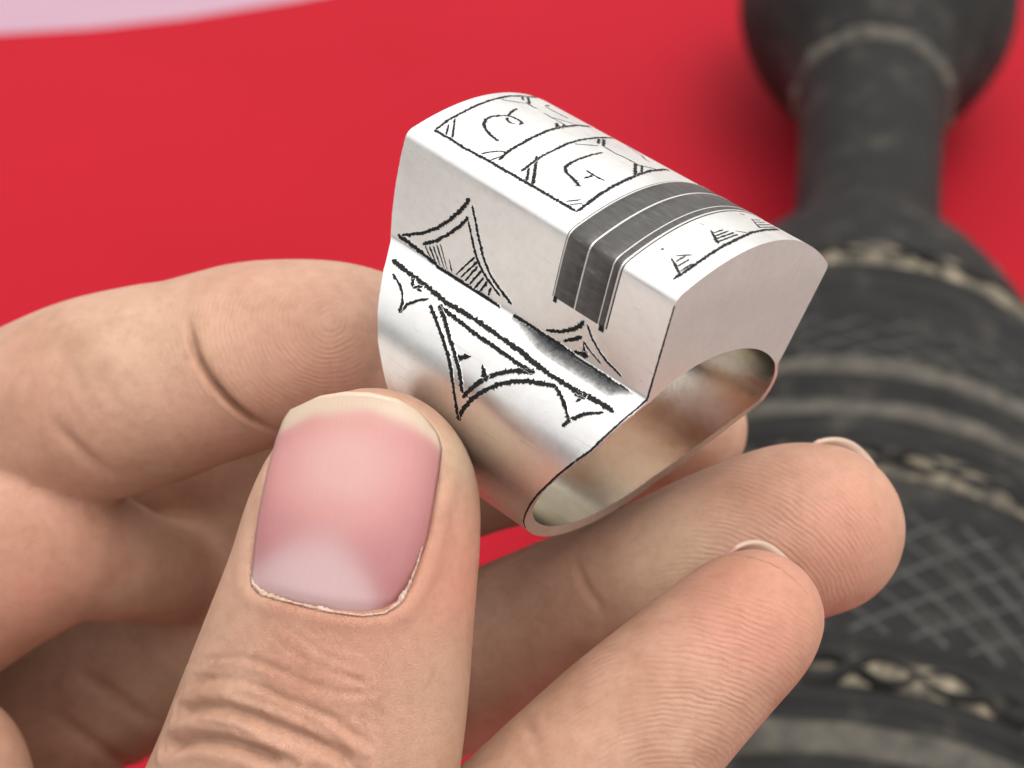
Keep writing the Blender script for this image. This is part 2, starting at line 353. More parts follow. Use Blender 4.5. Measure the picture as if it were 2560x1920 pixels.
PROF=smooth_profile(); NP=len(PROF)
def xends(y,z):
    hi=np.clip((ZB-z)/(ZB+RZ),0,1)
    near=np.interp(hi,[0,.125,.25,.42,.6,.8,1],[L/2,10.95,10.38,8.95,7.54,6.2,5.25])
    zz=np.clip(z,ZB,None)
    sh=np.where(z>ZB,y*KS, y*KS*np.clip(1-hi,0,1))
    far=np.interp(z,[-11.745,-8.5,-6.3,-5.1,-4.5,-3.27,-2,-1.2,-.3,.6,1.4,2.42,3.0,3.72,5.2,7.0,9.0,10.75],
                  [-3.2,-3.5,-4.6,-5.35,-5.65,-6.15,-6.76,-7.06,-7.56,-8.01,-8.45,-9.15,-9.73,-10.30,-10.68,-11.0,-11.23,-11.30])
    return near+sh,far
def surf(s,t):
    """s in profile index units, t in 0(far)..1(near) -> xyz"""
    s=np.asarray(s,float);t=np.asarray(t,float)
    i=np.arange(NP); y=np.interp(s,i,PROF[:,0]); z=np.interp(s,i,PROF[:,1])
    n,f=xends(y,z); x=f+(n-f)*t
    k=np.clip((z-3.82)/(ZE-3.82),0,1)
    y=y*(1-k*(1-W2/W)*(1-t))
    return np.stack([x,y,z],-1)
STROKES=[((0.223,0.13),[[89.93,0.2765],[90.25,0.27],[90.55,0.2633],[90.86,0.2566],[91.2,0.2454],[91.53,0.2341],[91.87,0.2227],[92.23,0.2088],[92.61,0.1945],[92.99,0.1801],[93.34,0.1631],[93.7,0.1459],[94.06,0.1285],[94.31,0.1136],[94.56,0.0985],[94.81,0.0833],[95.34,0.0618],[96.11,0.0402]]),
((0.146,0.146),[[90.23,0.2897],[90.5,0.2972],[90.77,0.3048],[91.03,0.3124],[91.27,0.3188],[91.51,0.3251],[91.75,0.3315],[91.99,0.3379],[92.24,0.3444],[92.48,0.3508],[92.73,0.3572],[92.98,0.3636],[93.2,0.3711],[93.43,0.3786],[93.65,0.3861],[93.88,0.3936],[94.06,0.4043],[94.26,0.4149],[94.47,0.4254],[94.61,0.4356],[94.75,0.4458],[94.9,0.456],[95.09,0.4672],[95.39,0.4784],[95.69,0.4896]]),
((0.205,0.205),[[96.44,0.0282],[96.51,0.0476],[96.58,0.0669],[96.64,0.0862],[96.82,0.1015],[97.0,0.1167],[97.27,0.132],[97.53,0.1472],[97.96,0.1625],[98.52,0.178],[99.07,0.1934],[99.5,0.2084],[99.44,0.2233],[99.38,0.2381],[99.32,0.2529],[99.26,0.2676],[99.36,0.2824],[99.46,0.2971],[99.57,0.3118],[99.67,0.3265],[99.61,0.3411],[99.55,0.3556],[99.48,0.37],[99.42,0.3844],[99.51,0.3999],[99.6,0.4154],[99.68,0.4308],[99.77,0.4409],[99.86,0.4511]]),
((0.178,0.178),[[99.38,0.5015],[99.26,0.5192],[99.14,0.5367],[99.02,0.5542],[99.12,0.5684],[99.22,0.5825],[99.32,0.5966],[99.43,0.6108],[99.45,0.6246],[99.47,0.6385],[99.49,0.6523],[99.51,0.6661],[99.61,0.6801],[99.71,0.694],[99.81,0.708],[99.9,0.7219],[100.0,0.7358],[100.08,0.7497],[100.15,0.7637],[100.23,0.7776],[100.3,0.7915],[100.37,0.8053],[100.45,0.8192],[100.52,0.833],[100.59,0.8468],[100.67,0.8606],[100.74,0.8743],[100.81,0.8881],[100.82,0.9029],[100.82,0.9178],[100.83,0.9326],[100.83,0.9473]]),
((0.185,0.139),[[91.08,0.2848],[91.35,0.2775],[91.61,0.2703],[91.88,0.2629],[92.2,0.2508],[92.55,0.2383],[92.89,0.2258],[93.22,0.2128],[93.56,0.1998],[93.91,0.1867],[94.23,0.1706],[94.57,0.1542],[94.81,0.1426],[95.09,0.1309]]),
((0.137,0.137),[[91.29,0.2873],[91.51,0.2936],[91.73,0.3],[91.95,0.3064],[92.22,0.3127],[92.51,0.3189],[92.79,0.3252],[93.09,0.3343],[93.4,0.3434],[93.71,0.3526],[93.92,0.3637],[94.15,0.3746],[94.4,0.3854],[94.56,0.3957],[94.73,0.4061],[94.89,0.4164],[95.18,0.4303],[95.59,0.4442]]),
((0.084,0.047),[[95.07,0.141],[95.69,0.1511],[96.52,0.1612],[97.83,0.1713]]),
((0.084,0.047),[[94.82,0.1581],[95.21,0.1658],[95.79,0.1736],[96.62,0.1814],[97.89,0.1893]]),
((0.084,0.047),[[94.58,0.172],[94.93,0.1807],[95.57,0.1895],[96.46,0.1983],[97.95,0.2071]]),
((0.084,0.037),[[94.31,0.1857],[94.65,0.1935],[94.99,0.2013],[95.65,0.2092],[96.54,0.2171],[98.01,0.225]]),
((0.056,0.028),[[94.05,0.1992],[94.43,0.2067],[94.81,0.2142],[95.39,0.2216],[96.27,0.2291],[97.83,0.2366]]),
((0.037,0.084),[[94.85,0.2377],[95.36,0.2431],[96.04,0.2484],[97.24,0.2538]]),
((0.111,0.074),[[93.38,0.3328],[93.82,0.3209],[94.31,0.3084],[94.84,0.2953],[95.73,0.2821],[97.5,0.2687]]),
((0.12,0.074),[[93.56,0.3457],[93.96,0.3352],[94.43,0.3239],[94.91,0.3124],[95.78,0.3008],[97.36,0.2891]]),
((0.138,0.083),[[93.94,0.3487],[94.43,0.3385],[94.93,0.3281],[95.88,0.3176],[97.74,0.307]]),
((0.138,0.083),[[94.1,0.364],[94.58,0.3544],[95.12,0.3446],[96.14,0.3347],[98.16,0.3249]]),
((0.138,0.092),[[94.56,0.3749],[95.12,0.3651],[96.19,0.3553],[98.39,0.3455]]),
((0.147,0.092),[[94.74,0.3901],[95.38,0.3821],[96.48,0.3739],[98.62,0.3661]]),
((0.156,0.11),[[95.02,0.4086],[95.93,0.404],[97.62,0.3993]]),
((0.231,0.125),[[93.0,0.7416],[93.26,0.7378],[93.53,0.734],[93.91,0.7194],[94.37,0.7045],[94.62,0.6922],[94.88,0.6798],[95.27,0.6673],[95.67,0.6525],[96.13,0.6376],[96.8,0.6226]]),
((0.123,0.123),[[93.12,0.7535],[93.38,0.7622],[93.63,0.771],[93.89,0.7798],[94.11,0.7906],[94.35,0.8014],[94.6,0.8122],[94.77,0.8242],[94.95,0.8362],[95.25,0.8482],[95.44,0.8595],[95.62,0.8707],[95.81,0.882],[95.97,0.8918],[96.21,0.9017]]),
((0.213,0.124),[[94.3,0.7465],[94.59,0.7356],[94.89,0.7246],[95.33,0.7124],[95.89,0.7002],[96.74,0.6879]]),
((0.106,0.079),[[94.59,0.7542],[94.81,0.7665],[95.06,0.7789],[95.3,0.7888],[95.54,0.7986],[95.78,0.8084],[96.01,0.8186],[96.38,0.8288]]),
((0.071,0.39),[[94.72,0.7552],[95.29,0.7613],[96.23,0.7674],[97.97,0.7736]]),
((0.106,0.266),[[98.3,0.7286],[97.49,0.7469],[96.83,0.7653],[96.34,0.7837]]),
((0.235,0.235),[[104.08,0.0213],[104.14,0.0357],[104.19,0.05],[104.25,0.0643],[104.3,0.0819],[104.36,0.0993],[104.42,0.1169],[104.47,0.1342],[104.53,0.1518],[104.59,0.1691],[104.69,0.1848],[104.78,0.2004],[104.88,0.2161],[104.96,0.2357],[105.04,0.2554],[105.11,0.2752],[105.09,0.2905],[105.06,0.3059],[105.04,0.3211],[105.02,0.3364],[105.0,0.3516],[104.97,0.3667],[104.95,0.3818],[104.93,0.3969],[104.95,0.4125],[104.98,0.4281],[105.0,0.4436],[105.03,0.4592],[105.05,0.4747],[105.07,0.4902],[105.1,0.5056],[105.12,0.521],[105.14,0.5364],[105.16,0.5518],[105.19,0.567],[105.21,0.5824],[105.27,0.5983],[105.34,0.6144],[105.41,0.6302],[105.47,0.6462],[105.54,0.6621],[105.6,0.678],[105.67,0.6939],[105.73,0.7098],[105.71,0.7241],[105.69,0.7383],[105.67,0.7525],[105.65,0.7666],[105.62,0.7808],[105.6,0.7948],[105.58,0.8088],[105.56,0.8228],[105.47,0.8402],[105.39,0.8576],[105.3,0.8749],[105.26,0.8908],[105.21,0.9068],[105.16,0.9227],[105.21,0.9406],[105.26,0.9584]]),
((0.2,0.2),[[106.04,0.2491],[106.07,0.2645],[106.1,0.28],[106.14,0.2953],[106.16,0.3129],[106.19,0.3302],[106.21,0.3477],[106.25,0.3653],[106.3,0.3831],[106.34,0.4006],[106.36,0.4201],[106.38,0.4393],[106.4,0.4585],[106.4,0.4774],[106.41,0.496],[106.41,0.5149],[106.42,0.5304],[106.43,0.5463],[106.44,0.5618],[106.45,0.5776],[106.46,0.5959],[106.46,0.6145],[106.46,0.6327],[106.41,0.6508],[106.35,0.6685]]),
((0.201,0.201),[[106.04,0.2491],[106.27,0.2616],[106.49,0.2743],[106.72,0.2872],[107.01,0.2992],[107.28,0.3116],[107.55,0.3239],[107.78,0.3357],[108.02,0.3478],[108.24,0.3596],[108.46,0.3716],[108.69,0.3839],[108.91,0.3962],[109.16,0.4068],[109.41,0.4176],[109.66,0.4283],[109.93,0.4384],[110.24,0.4487],[110.58,0.459]]),
((0.216,0.216),[[110.97,0.4667],[110.49,0.4742],[110.01,0.481],[109.68,0.4913],[109.35,0.5005],[109.02,0.5097],[108.69,0.5231],[108.37,0.5355],[108.05,0.5479],[107.81,0.5622],[107.56,0.5761],[107.31,0.5896],[107.12,0.6047],[106.93,0.6194],[106.72,0.6339],[106.53,0.6516],[106.35,0.6685]]),
((0.183,0.183),[[106.38,0.2163],[106.62,0.2289],[106.86,0.2418],[107.1,0.2549],[107.28,0.2651],[107.47,0.2757],[107.65,0.2862],[107.84,0.2967],[108.09,0.3099],[108.33,0.323],[108.57,0.3362],[108.81,0.3473],[109.04,0.3583],[109.28,0.3693],[109.55,0.3787],[109.81,0.3881],[110.1,0.3975],[110.44,0.4071],[110.77,0.4169],[111.15,0.426],[111.58,0.4342],[112.02,0.4426],[112.48,0.4507],[113.0,0.459],[113.56,0.4679]]),
((0.216,0.216),[[113.56,0.4679],[113.02,0.4733],[112.51,0.4785],[112.01,0.483],[111.47,0.4924],[110.95,0.5007],[110.53,0.507],[110.13,0.5178],[109.78,0.5278],[109.47,0.5369],[109.14,0.5502],[108.83,0.563],[108.52,0.5757],[108.28,0.59],[108.05,0.6041],[107.8,0.6177],[107.61,0.6327],[107.42,0.6478],[107.23,0.6622],[107.09,0.6781],[106.94,0.6936],[106.78,0.7089],[106.63,0.7247],[106.49,0.74],[106.35,0.7553]]),
((0.176,0.176),[[106.35,0.7553],[106.5,0.7681],[106.66,0.7813],[106.81,0.7944],[107.0,0.8067],[107.17,0.8192],[107.34,0.8317],[107.58,0.8455],[107.83,0.8594],[108.07,0.8734]]),
((0.192,0.122),[[108.5,0.8606],[108.16,0.8646],[107.81,0.8686],[107.56,0.875],[107.31,0.8812],[107.06,0.887],[106.88,0.8958],[106.68,0.9042],[106.49,0.9127],[106.26,0.924],[106.02,0.9352]]),
((0.112,0.168),[[105.87,0.0392],[106.05,0.051],[106.17,0.0623],[106.28,0.0738],[106.55,0.0856],[106.82,0.0972],[107.15,0.1018],[107.47,0.1064],[107.83,0.1031],[108.19,0.0991]]),
((0.186,0.13),[[108.19,0.0991],[107.93,0.1086],[107.65,0.1173],[107.38,0.1256],[107.04,0.1439],[106.66,0.1617],[106.46,0.1762],[106.25,0.1903],[106.05,0.2043]]),
((0.224,0.131),[[104.62,0.1185],[105.3,0.1248],[105.94,0.1316]]),
((0.112,0.28),[[106.02,0.1325],[105.56,0.1448],[105.1,0.1568],[104.59,0.1691]]),
((0.093,0.149),[[105.74,0.1424],[105.74,0.1561],[105.75,0.1697]]),
((0.418,0.055),[[108.62,0.3837],[108.39,0.4013],[108.16,0.4188],[107.92,0.4356]]),
((0.072,0.433),[[107.97,0.4863],[108.23,0.4991],[108.48,0.5123],[108.74,0.5255]]),
((0.228,0.228),[[105.78,0.8156],[105.85,0.8312],[105.91,0.8469]]),
((0.123,0.228),[[106.53,0.8409],[106.19,0.8457],[105.74,0.8502],[105.12,0.8542]]),
((0.175,0.175),[[81.92,0.0525],[81.91,0.0688],[81.89,0.085],[81.88,0.1011],[81.86,0.1172],[81.89,0.1347],[81.91,0.1521],[81.93,0.1695],[81.9,0.1854],[81.87,0.2012],[81.85,0.2171],[81.8,0.2322],[81.75,0.2472],[81.7,0.2623],[81.69,0.2786],[81.69,0.2948],[81.69,0.311],[81.66,0.3266],[81.64,0.342],[81.61,0.3574],[81.61,0.3734],[81.61,0.3894],[81.6,0.4053],[81.58,0.4205],[81.55,0.4357],[81.53,0.4508],[81.53,0.4665],[81.52,0.4822],[81.52,0.4978],[81.5,0.5128],[81.47,0.5277],[81.45,0.5426],[81.45,0.5566],[81.45,0.5705],[81.46,0.5845]]),
((0.151,0.151),[[81.79,0.0564],[81.15,0.0537],[80.48,0.0506],[79.8,0.0472],[79.18,0.0468],[78.53,0.046],[77.87,0.0448],[77.27,0.044],[76.65,0.0428],[76.01,0.0413],[75.34,0.0391],[74.5,0.0383],[73.61,0.0365],[72.66,0.0336],[71.96,0.0335],[71.21,0.0324],[70.39,0.0303],[69.51,0.027],[68.72,0.0282],[67.85,0.028],[66.85,0.0257],[65.85,0.0256],[64.61,0.0213],[62.89,0.0086]]),
((0.065,0.114),[[80.22,0.0619],[80.96,0.0782],[81.67,0.0937]]),
((0.082,0.131),[[78.94,0.0512],[79.62,0.0678],[80.27,0.0839],[80.91,0.0996],[81.52,0.1147]]),
((0.165,0.165),[[80.94,0.2803],[80.41,0.2771],[79.88,0.2738],[79.32,0.2701],[78.73,0.2692],[78.13,0.268],[77.5,0.2664],[76.75,0.265],[75.96,0.2632],[75.12,0.2605],[74.3,0.2587],[73.43,0.2561],[72.5,0.2525],[71.68,0.2519],[70.79,0.2502],[69.82,0.2472],[68.78,0.2466],[67.6,0.2437],[66.2,0.2373],[65.27,0.237],[64.16,0.2336],[62.58,0.2224]]),
((0.08,0.08),[[81.43,0.2251],[81.07,0.2296],[80.69,0.2339],[80.27,0.242],[79.85,0.2501],[79.58,0.2601],[79.32,0.2701]]),
((0.064,0.064),[[81.7,0.2623],[81.28,0.2651],[80.85,0.2679],[80.41,0.2704]]),
((0.136,0.136),[[68.23,0.0709],[68.37,0.0868],[68.51,0.1027],[68.44,0.1165],[68.37,0.1302]]),
((0.101,0.101),[[68.5,0.1482],[68.51,0.1664],[68.53,0.1844],[68.52,0.2009],[68.5,0.2174],[68.49,0.2338]]),
((0.137,0.137),[[66.81,0.0274],[68.08,0.0572]]),
((0.137,0.137),[[65.69,0.0274],[67.05,0.0585],[68.16,0.0847]]),
((0.051,0.051),[[71.25,0.0412],[70.78,0.0497],[70.28,0.0579],[69.76,0.0657],[69.22,0.073],[68.63,0.0796]]),
((0.15,0.15),[[69.19,0.2187],[70.61,0.247]]),
((0.117,0.117),[[68.3,0.2298],[69.97,0.2554]]),
((0.148,0.165),[[78.66,0.2153],[78.55,0.1988],[78.45,0.1822],[78.25,0.1656],[78.05,0.1489],[77.49,0.1263],[77.02,0.1189],[76.52,0.1109],[76.04,0.1111],[75.54,0.1108],[75.06,0.1164],[74.56,0.1216],[74.24,0.1262],[73.91,0.1308],[73.75,0.1394],[73.58,0.1481],[73.54,0.1596],[73.5,0.1711],[73.65,0.1824],[74.26,0.1872]]),
((0.133,0.133),[[71.23,0.1047],[72.02,0.1119],[72.75,0.1179],[73.91,0.1308],[74.76,0.1494],[74.87,0.1696],[74.64,0.1816]]),
((0.078,0.078),[[65.38,0.0913],[63.63,0.0762]]),
((0.085,0.085),[[65.52,0.0967],[65.54,0.1107],[65.55,0.1247],[65.57,0.1387],[65.46,0.1535],[65.34,0.1683],[65.23,0.1831]]),
((0.051,0.051),[[68.58,0.1753],[68.17,0.1859],[67.74,0.196],[67.28,0.2058],[66.8,0.2152],[66.28,0.2239]]),
((0.147,0.147),[[80.67,0.3605],[80.12,0.3584],[79.54,0.3558],[78.96,0.3531],[78.39,0.3514],[77.82,0.3495],[77.22,0.3472],[76.56,0.3467],[75.87,0.3459],[75.15,0.3445],[74.39,0.3425],[73.58,0.3398],[72.72,0.3363],[71.93,0.3363],[71.08,0.3354],[70.14,0.3332],[69.2,0.3329],[68.15,0.331],[66.94,0.3266],[66.01,0.325],[64.87,0.3202],[63.38,0.3097],[61.75,0.2981]]),
((0.095,0.143),[[79.61,0.3608],[80.23,0.3742],[80.82,0.3871],[81.4,0.3996]]),
((0.111,0.175),[[77.55,0.3361],[78.24,0.3515],[78.91,0.3664],[79.54,0.3808],[80.16,0.3948],[80.75,0.4083],[81.33,0.4215]]),
((0.176,0.176),[[81.48,0.5875],[80.96,0.5867],[80.41,0.5855],[79.85,0.5842],[79.17,0.5825],[78.47,0.5804],[77.74,0.578],[77.07,0.5772],[76.36,0.5758],[75.62,0.5741],[74.91,0.5734],[74.16,0.5721],[73.37,0.5701],[72.56,0.5684],[71.7,0.5658],[70.77,0.5622],[69.92,0.5605],[68.97,0.5576],[67.9,0.553],[66.89,0.5516],[65.7,0.5476],[64.21,0.5392],[62.88,0.5347]]),
((0.062,0.062),[[81.03,0.5359],[80.61,0.5437],[80.2,0.5515],[79.77,0.5591]]),
((0.062,0.062),[[81.12,0.5524],[80.79,0.5593],[80.46,0.566],[80.13,0.5728]]),
((0.112,0.193),[[70.19,0.4192],[71.12,0.4185],[71.99,0.4168],[72.67,0.4175],[73.33,0.4178],[73.95,0.4177],[74.82,0.4188],[75.65,0.4191],[76.24,0.4226],[76.8,0.4258],[77.46,0.4444],[77.6,0.4596],[77.73,0.4748],[77.91,0.4888],[78.09,0.5027],[78.38,0.5156]]),
((0.173,0.268),[[78.48,0.5053],[78.3,0.5115],[78.13,0.5177]]),
((0.143,0.143),[[76.85,0.4979],[76.22,0.5004],[75.56,0.5026]]),
((0.127,0.127),[[75.46,0.4718],[75.5,0.4894],[75.54,0.5069],[75.48,0.523],[75.42,0.5391]]),
((0.082,0.082),[[68.36,0.3842],[68.42,0.4],[68.47,0.4157],[68.53,0.4314],[68.4,0.4432],[68.27,0.4551],[68.14,0.467],[68.13,0.4842],[68.11,0.5014],[68.09,0.5185]]),
((0.133,0.133),[[66.74,0.3325],[68.56,0.3662]]),
((0.167,0.167),[[65.84,0.335],[67.28,0.3615],[68.46,0.3839]]),
((0.049,0.049),[[71.84,0.3457],[71.33,0.3529],[70.8,0.3599],[70.23,0.3664],[69.64,0.3724],[69.02,0.378]]),
((0.162,0.162),[[68.18,0.5012],[69.34,0.5232],[70.38,0.5431],[71.31,0.5615]]),
((0.13,0.13),[[67.66,0.5151],[68.81,0.5372],[69.81,0.5569]]),
((0.066,0.066),[[67.63,0.5194],[67.11,0.5287],[66.54,0.5372],[65.93,0.5453]]),
((0.101,0.101),[[62.22,0.3594],[62.36,0.3765],[62.49,0.3936],[62.94,0.4159],[63.28,0.4364],[64.08,0.4599],[64.72,0.4807],[64.45,0.4881]]),
((0.162,0.162),[[82.39,0.9488],[81.93,0.9502],[81.45,0.9514],[80.96,0.9525],[80.35,0.953],[79.71,0.9532],[79.06,0.9533],[78.37,0.953],[77.67,0.9524],[76.93,0.9515],[76.22,0.9514],[75.47,0.9509],[74.68,0.95],[73.93,0.9501],[73.12,0.9496],[72.26,0.9484],[71.38,0.9472],[70.42,0.9453],[69.37,0.9422],[68.49,0.9426],[67.52,0.9419],[66.4,0.9396],[65.35,0.939],[64.07,0.9357],[62.19,0.9252]]),
((0.079,0.19),[[80.25,0.89],[80.55,0.9042],[80.84,0.9184],[81.13,0.9324],[81.41,0.9462]]),
((0.071,0.071),[[81.18,0.942],[80.65,0.9428],[80.11,0.9435],[79.54,0.944]]),
((0.079,0.079),[[80.75,0.9248],[80.25,0.9259],[79.74,0.9268],[79.22,0.9275]]),
((0.08,0.08),[[80.38,0.9091],[79.95,0.9104],[79.51,0.9115],[79.07,0.9125]]),
((0.072,0.072),[[79.71,0.8934],[79.31,0.903],[78.9,0.9126],[78.48,0.9221]]),
((0.098,0.195),[[73.5,0.8779],[74.01,0.8967],[74.49,0.9149],[74.97,0.933]]),
((0.082,0.082),[[74.76,0.9264],[74.0,0.9288],[73.18,0.9304],[72.31,0.9315],[71.38,0.9318]]),
((0.082,0.082),[[74.42,0.9149],[73.74,0.9168],[73.03,0.9183],[72.27,0.9192],[71.46,0.9195]]),
((0.074,0.074),[[74.12,0.9042],[73.37,0.9054],[72.58,0.9062],[71.74,0.9063]]),
((0.074,0.074),[[73.63,0.892],[72.88,0.8934],[72.08,0.8941]]),
((0.049,0.049),[[70.98,0.9152],[70.63,0.9228],[70.28,0.9303],[69.92,0.9378]]),
((0.068,0.118),[[64.77,0.8671],[65.48,0.8879],[66.13,0.9077],[66.69,0.9264]]),
((0.059,0.059),[[66.67,0.9205],[65.78,0.9217],[64.73,0.9211],[63.4,0.917],[61.26,0.9031]]),
((0.06,0.06),[[66.08,0.9064],[65.01,0.9063],[63.63,0.9025],[61.46,0.889]]),
((0.051,0.051),[[65.28,0.8892],[64.1,0.8879],[62.41,0.8803]]),
((0.051,0.051),[[64.87,0.8734],[63.92,0.8722],[62.66,0.8672]]),
((0.208,0.176),[[80.07,0.8521],[79.73,0.852]]),
((0.131,0.082),[[73.52,0.841],[73.26,0.8498]]),
((0.085,0.06),[[65.32,0.8351],[64.61,0.8407]])]
RR = np.array([[0.7244144956491805, 0.6107145922382152, 0.3197676114315738], [-0.4798213192974608, 0.11363632683781277, 0.8699760265492689], [0.4949698375062743, -0.7836545616852622, 0.37535368375559075]])
RT = np.array([3.680511734351377, 2.5647477215807752, -128.86267013888488])
_m = np.eye(4); _m[:3, :3] = CW @ RR; _m[:3, 3] = to_world(RT)
ring = empty('silver_ring', Matrix(_m.tolist()))
tag(ring, 'heavy silver ring with engraved boxed signs on its domed head held in the fingertips', 'ring')
MM = 0.001
_S, _T = np.meshgrid(np.arange(NP), np.linspace(0, 1, 41), indexing='ij')
_P = surf(_S, _T)
mk('ring_shell', _P.reshape(-1, 3)*MM, grid_faces(NP, 41), M['silver'], ring)
def inner(y, z):
    a = math.atan2(z, y)
    if z >= 0: k = 1/math.hypot(math.cos(a)/10.45, math.sin(a)/5.73)
    else: k = 1/math.hypot(math.cos(a)/10.5, math.sin(a)/10.95)
    return k*math.cos(a), k*math.sin(a)
near, far, ni, fi = [], [], [], []
for i in range(NP):
    n = surf(i, 1.0); f = surf(i, 0.0); near.append(n); far.append(f)
    for src, dst, sg in ((n, ni, 1), (f, fi, -1)):
        yi, zi = inner(PROF[i, 0], PROF[i, 1])
        x = src[0] + (KS*(yi - src[1]) if (src[2] > ZB and sg > 0) else 0); dst.append((x, yi, zi))
near, far, ni, fi = map(np.array, (near, far, ni, fi))
head = [i for i in range(NP) if PROF[i, 1] >= 3.6]; foot1 = list(range(0, head[0]+1)); foot2 = list(range(head[-1], NP))
def strip(name, idx, A, B, mat, flip=False, smooth=False):
    V = [p for i in idx for p in (A[i], B[i])]; return mk(name, np.array(V)*MM, grid_faces(len(idx), 2, flip=flip), mat, ring, smooth)
strip('end_plate', head, near, ni, M['silver']); strip('end_plate', head, far, fi, M['silver'], True)
for idx in (foot1, foot2):
    strip('band_rim', idx, near, ni, M['silver']); strip('band_rim', idx, far, fi, M['silver'], True)
V = np.stack([ni*(1-t) + fi*t for t in np.linspace(0, 1, 14)], 1)
mk('band_lining', V.reshape(-1, 3)*MM, grid_faces(NP, 14), M['lining'], ring)
def frame(s, t):
    e = .05; p = surf(s, t); ds = surf(min(s+e, NP-1.001), t) - surf(max(s-e, 0), t); dt = surf(s, min(t+.01, 1)) - surf(s, max(t-.01, 0))
    n = np.cross(dt, ds); n /= np.linalg.norm(n); n = n if n @ (p*[0, 1, 1]) > 0 else -n
    return p, n
def engraved(st, w, lift=.018, jag=.42, step=.075, wid=1.32):
    st = np.array(st); P = surf(st[:, 0], st[:, 1]); seg = np.linalg.norm(np.diff(P, axis=0), axis=1); L_ = np.concatenate([[0], np.cumsum(seg)])
    n = max(4, int(L_[-1]/step)); u = np.linspace(0, L_[-1], n); s = np.interp(u, L_, st[:, 0]); t = np.interp(u, L_, st[:, 1])
    if n > 8:                                         # round the corners of the traced polyline
        for _ in range(3):
            s[1:-1] = (s[:-2] + 2*s[1:-1] + s[2:])/4; t[1:-1] = (t[:-2] + 2*t[1:-1] + t[2:])/4
    fr = [frame(a, b) for a, b in zip(s, t)]; Pp = np.array([f[0] for f in fr]); N = np.array([f[1] for f in fr])
    Tn = np.gradient(Pp, axis=0); Tn /= np.linalg.norm(Tn, axis=1)[:, None] + 1e-9; Sd = np.cross(N, Tn)
    V = []
    for i in range(n):
        w_ = w[0] + (w[1]-w[0])*i/(n-1); tap = min(1, .35 + i/2.5, .35 + (n-1-i)/2.5); h = w_/2*tap
        bl = .012 + min(.014, max(0, w_-.07)*.16); a, b = h*(1 + jag*random.uniform(-1, 1)), h*(1 + jag*random.uniform(-1, 1))
        if random.random() < .12: a *= 1.35
        if random.random() < .12: b *= 1.35
        for o, up in ((-b*1.22, .006), (-b*1.06, bl), (-b*.84, .012), (0, .010), (a*.84, .012), (a*1.06, bl), (a*1.22, .006)): V.append(Pp[i] + Sd[i]*o*wid + N[i]*up)
    o = mk('engraved_line', np.array(V)*MM, grid_faces(n, 7), M['niello'], ring)
    o.data.materials.append(M['burr']); o.data.polygons.foreach_set('material_index', [1 if (k % 6 in (0, 5) and max(w) > .085) else 0 for k in range(len(o.data.polygons))])
for w, st in STROKES: engraved(st, w)
# dark inlaid bands that run over the head, with silver wires between them
def inlay(name, t0, t1, s0, s1, mat, lift, wires=False):
    ss = np.linspace(s0, s1, 120); V = []; m = 6
    for s in ss:
        for q in range(m):
            t = t0 + (t1-t0)*(0, .03, .35, .65, .97, 1)[q]; p, n = frame(s, t); l = lift if 0 < q < m-1 else -.02
            V.append(p + n*l)
    return mk(name, np.array(V)*MM, grid_faces(120, m), mat, ring)
def s_at(z, left=True):
    i = np.arange(NP); k = [j for j in i if (PROF[j, 0] < 0) == left and PROF[j, 1] > 3]
    k = [j for j in k if 3.8 < PROF[j, 1] < 10.4]; k.sort(key=lambda j: PROF[j, 1]); return float(np.interp(z, PROF[k, 1], np.array(k, float)))
sL, sR = s_at(6.35), s_at(6.35, False)
for a, b in ((.6275, .7005), (.7035, .7865), (.7895, .8095)): inlay('inlay_band', a, b, sR, sL, M['horn'], .03)
for a, b in ((.6250, .6275), (.7005, .7033), (.7866, .7892), (.8095, .8125)): inlay('silver_wire', a, b, sR, sL, M['silver'], .038)
inlay('engraved_line', .8145, .8185, sR, sL, M['niello'], .012); inlay('engraved_line', .6215, .6245, sR, sL, M['niello'], .012)
for t, dt in ((.633, .006), (.801, .009)):
    inlay('engraved_line', t-dt, t+dt, sL-.1, sL+.35, M['niello'], .03)
# dark stretch of the channel, blackest beside the wall and paler away from it
def s_yz(y, z): return float(NP//2 + np.argmin(np.hypot(PROF[NP//2:, 0]-y, PROF[NP//2:, 1]-z)))
_sa, _sb = s_yz(-8.85, 3.62), s_yz(-9.62, 2.7); V = []; grade = []
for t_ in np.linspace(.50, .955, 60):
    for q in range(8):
        u_ = q/7; p, n = frame(_sa + (_sb-_sa)*u_*(.75+.25*min(1, (t_-.5)*6)), t_); V.append(p + n*(.012 if 0 < q < 7 else -.01)); grade.append(.02 + .62*u_**1.6 + .5*max(0, 1-(t_-.5)*8) + .5*max(0, (t_-.90)/.05))
mk('graded_channel', np.array(V)*MM, grid_faces(60, 8, flip=True), M['graded'], ring, True, dict(grade=grade))
# dark seam where the near end plate meets the wall
seam = [(s, .9985) for s in np.linspace(s_at(10.3), NP-27, 40)]
engraved(seam, (.10, .17), jag=.2, wid=1.0)
engraved([(s, .9985) for s in np.linspace(NP-27, NP-12, 30)], (.14, .10), jag=.2, wid=1.0)  # shaded look of the hoop rim, painted as a dark edge line
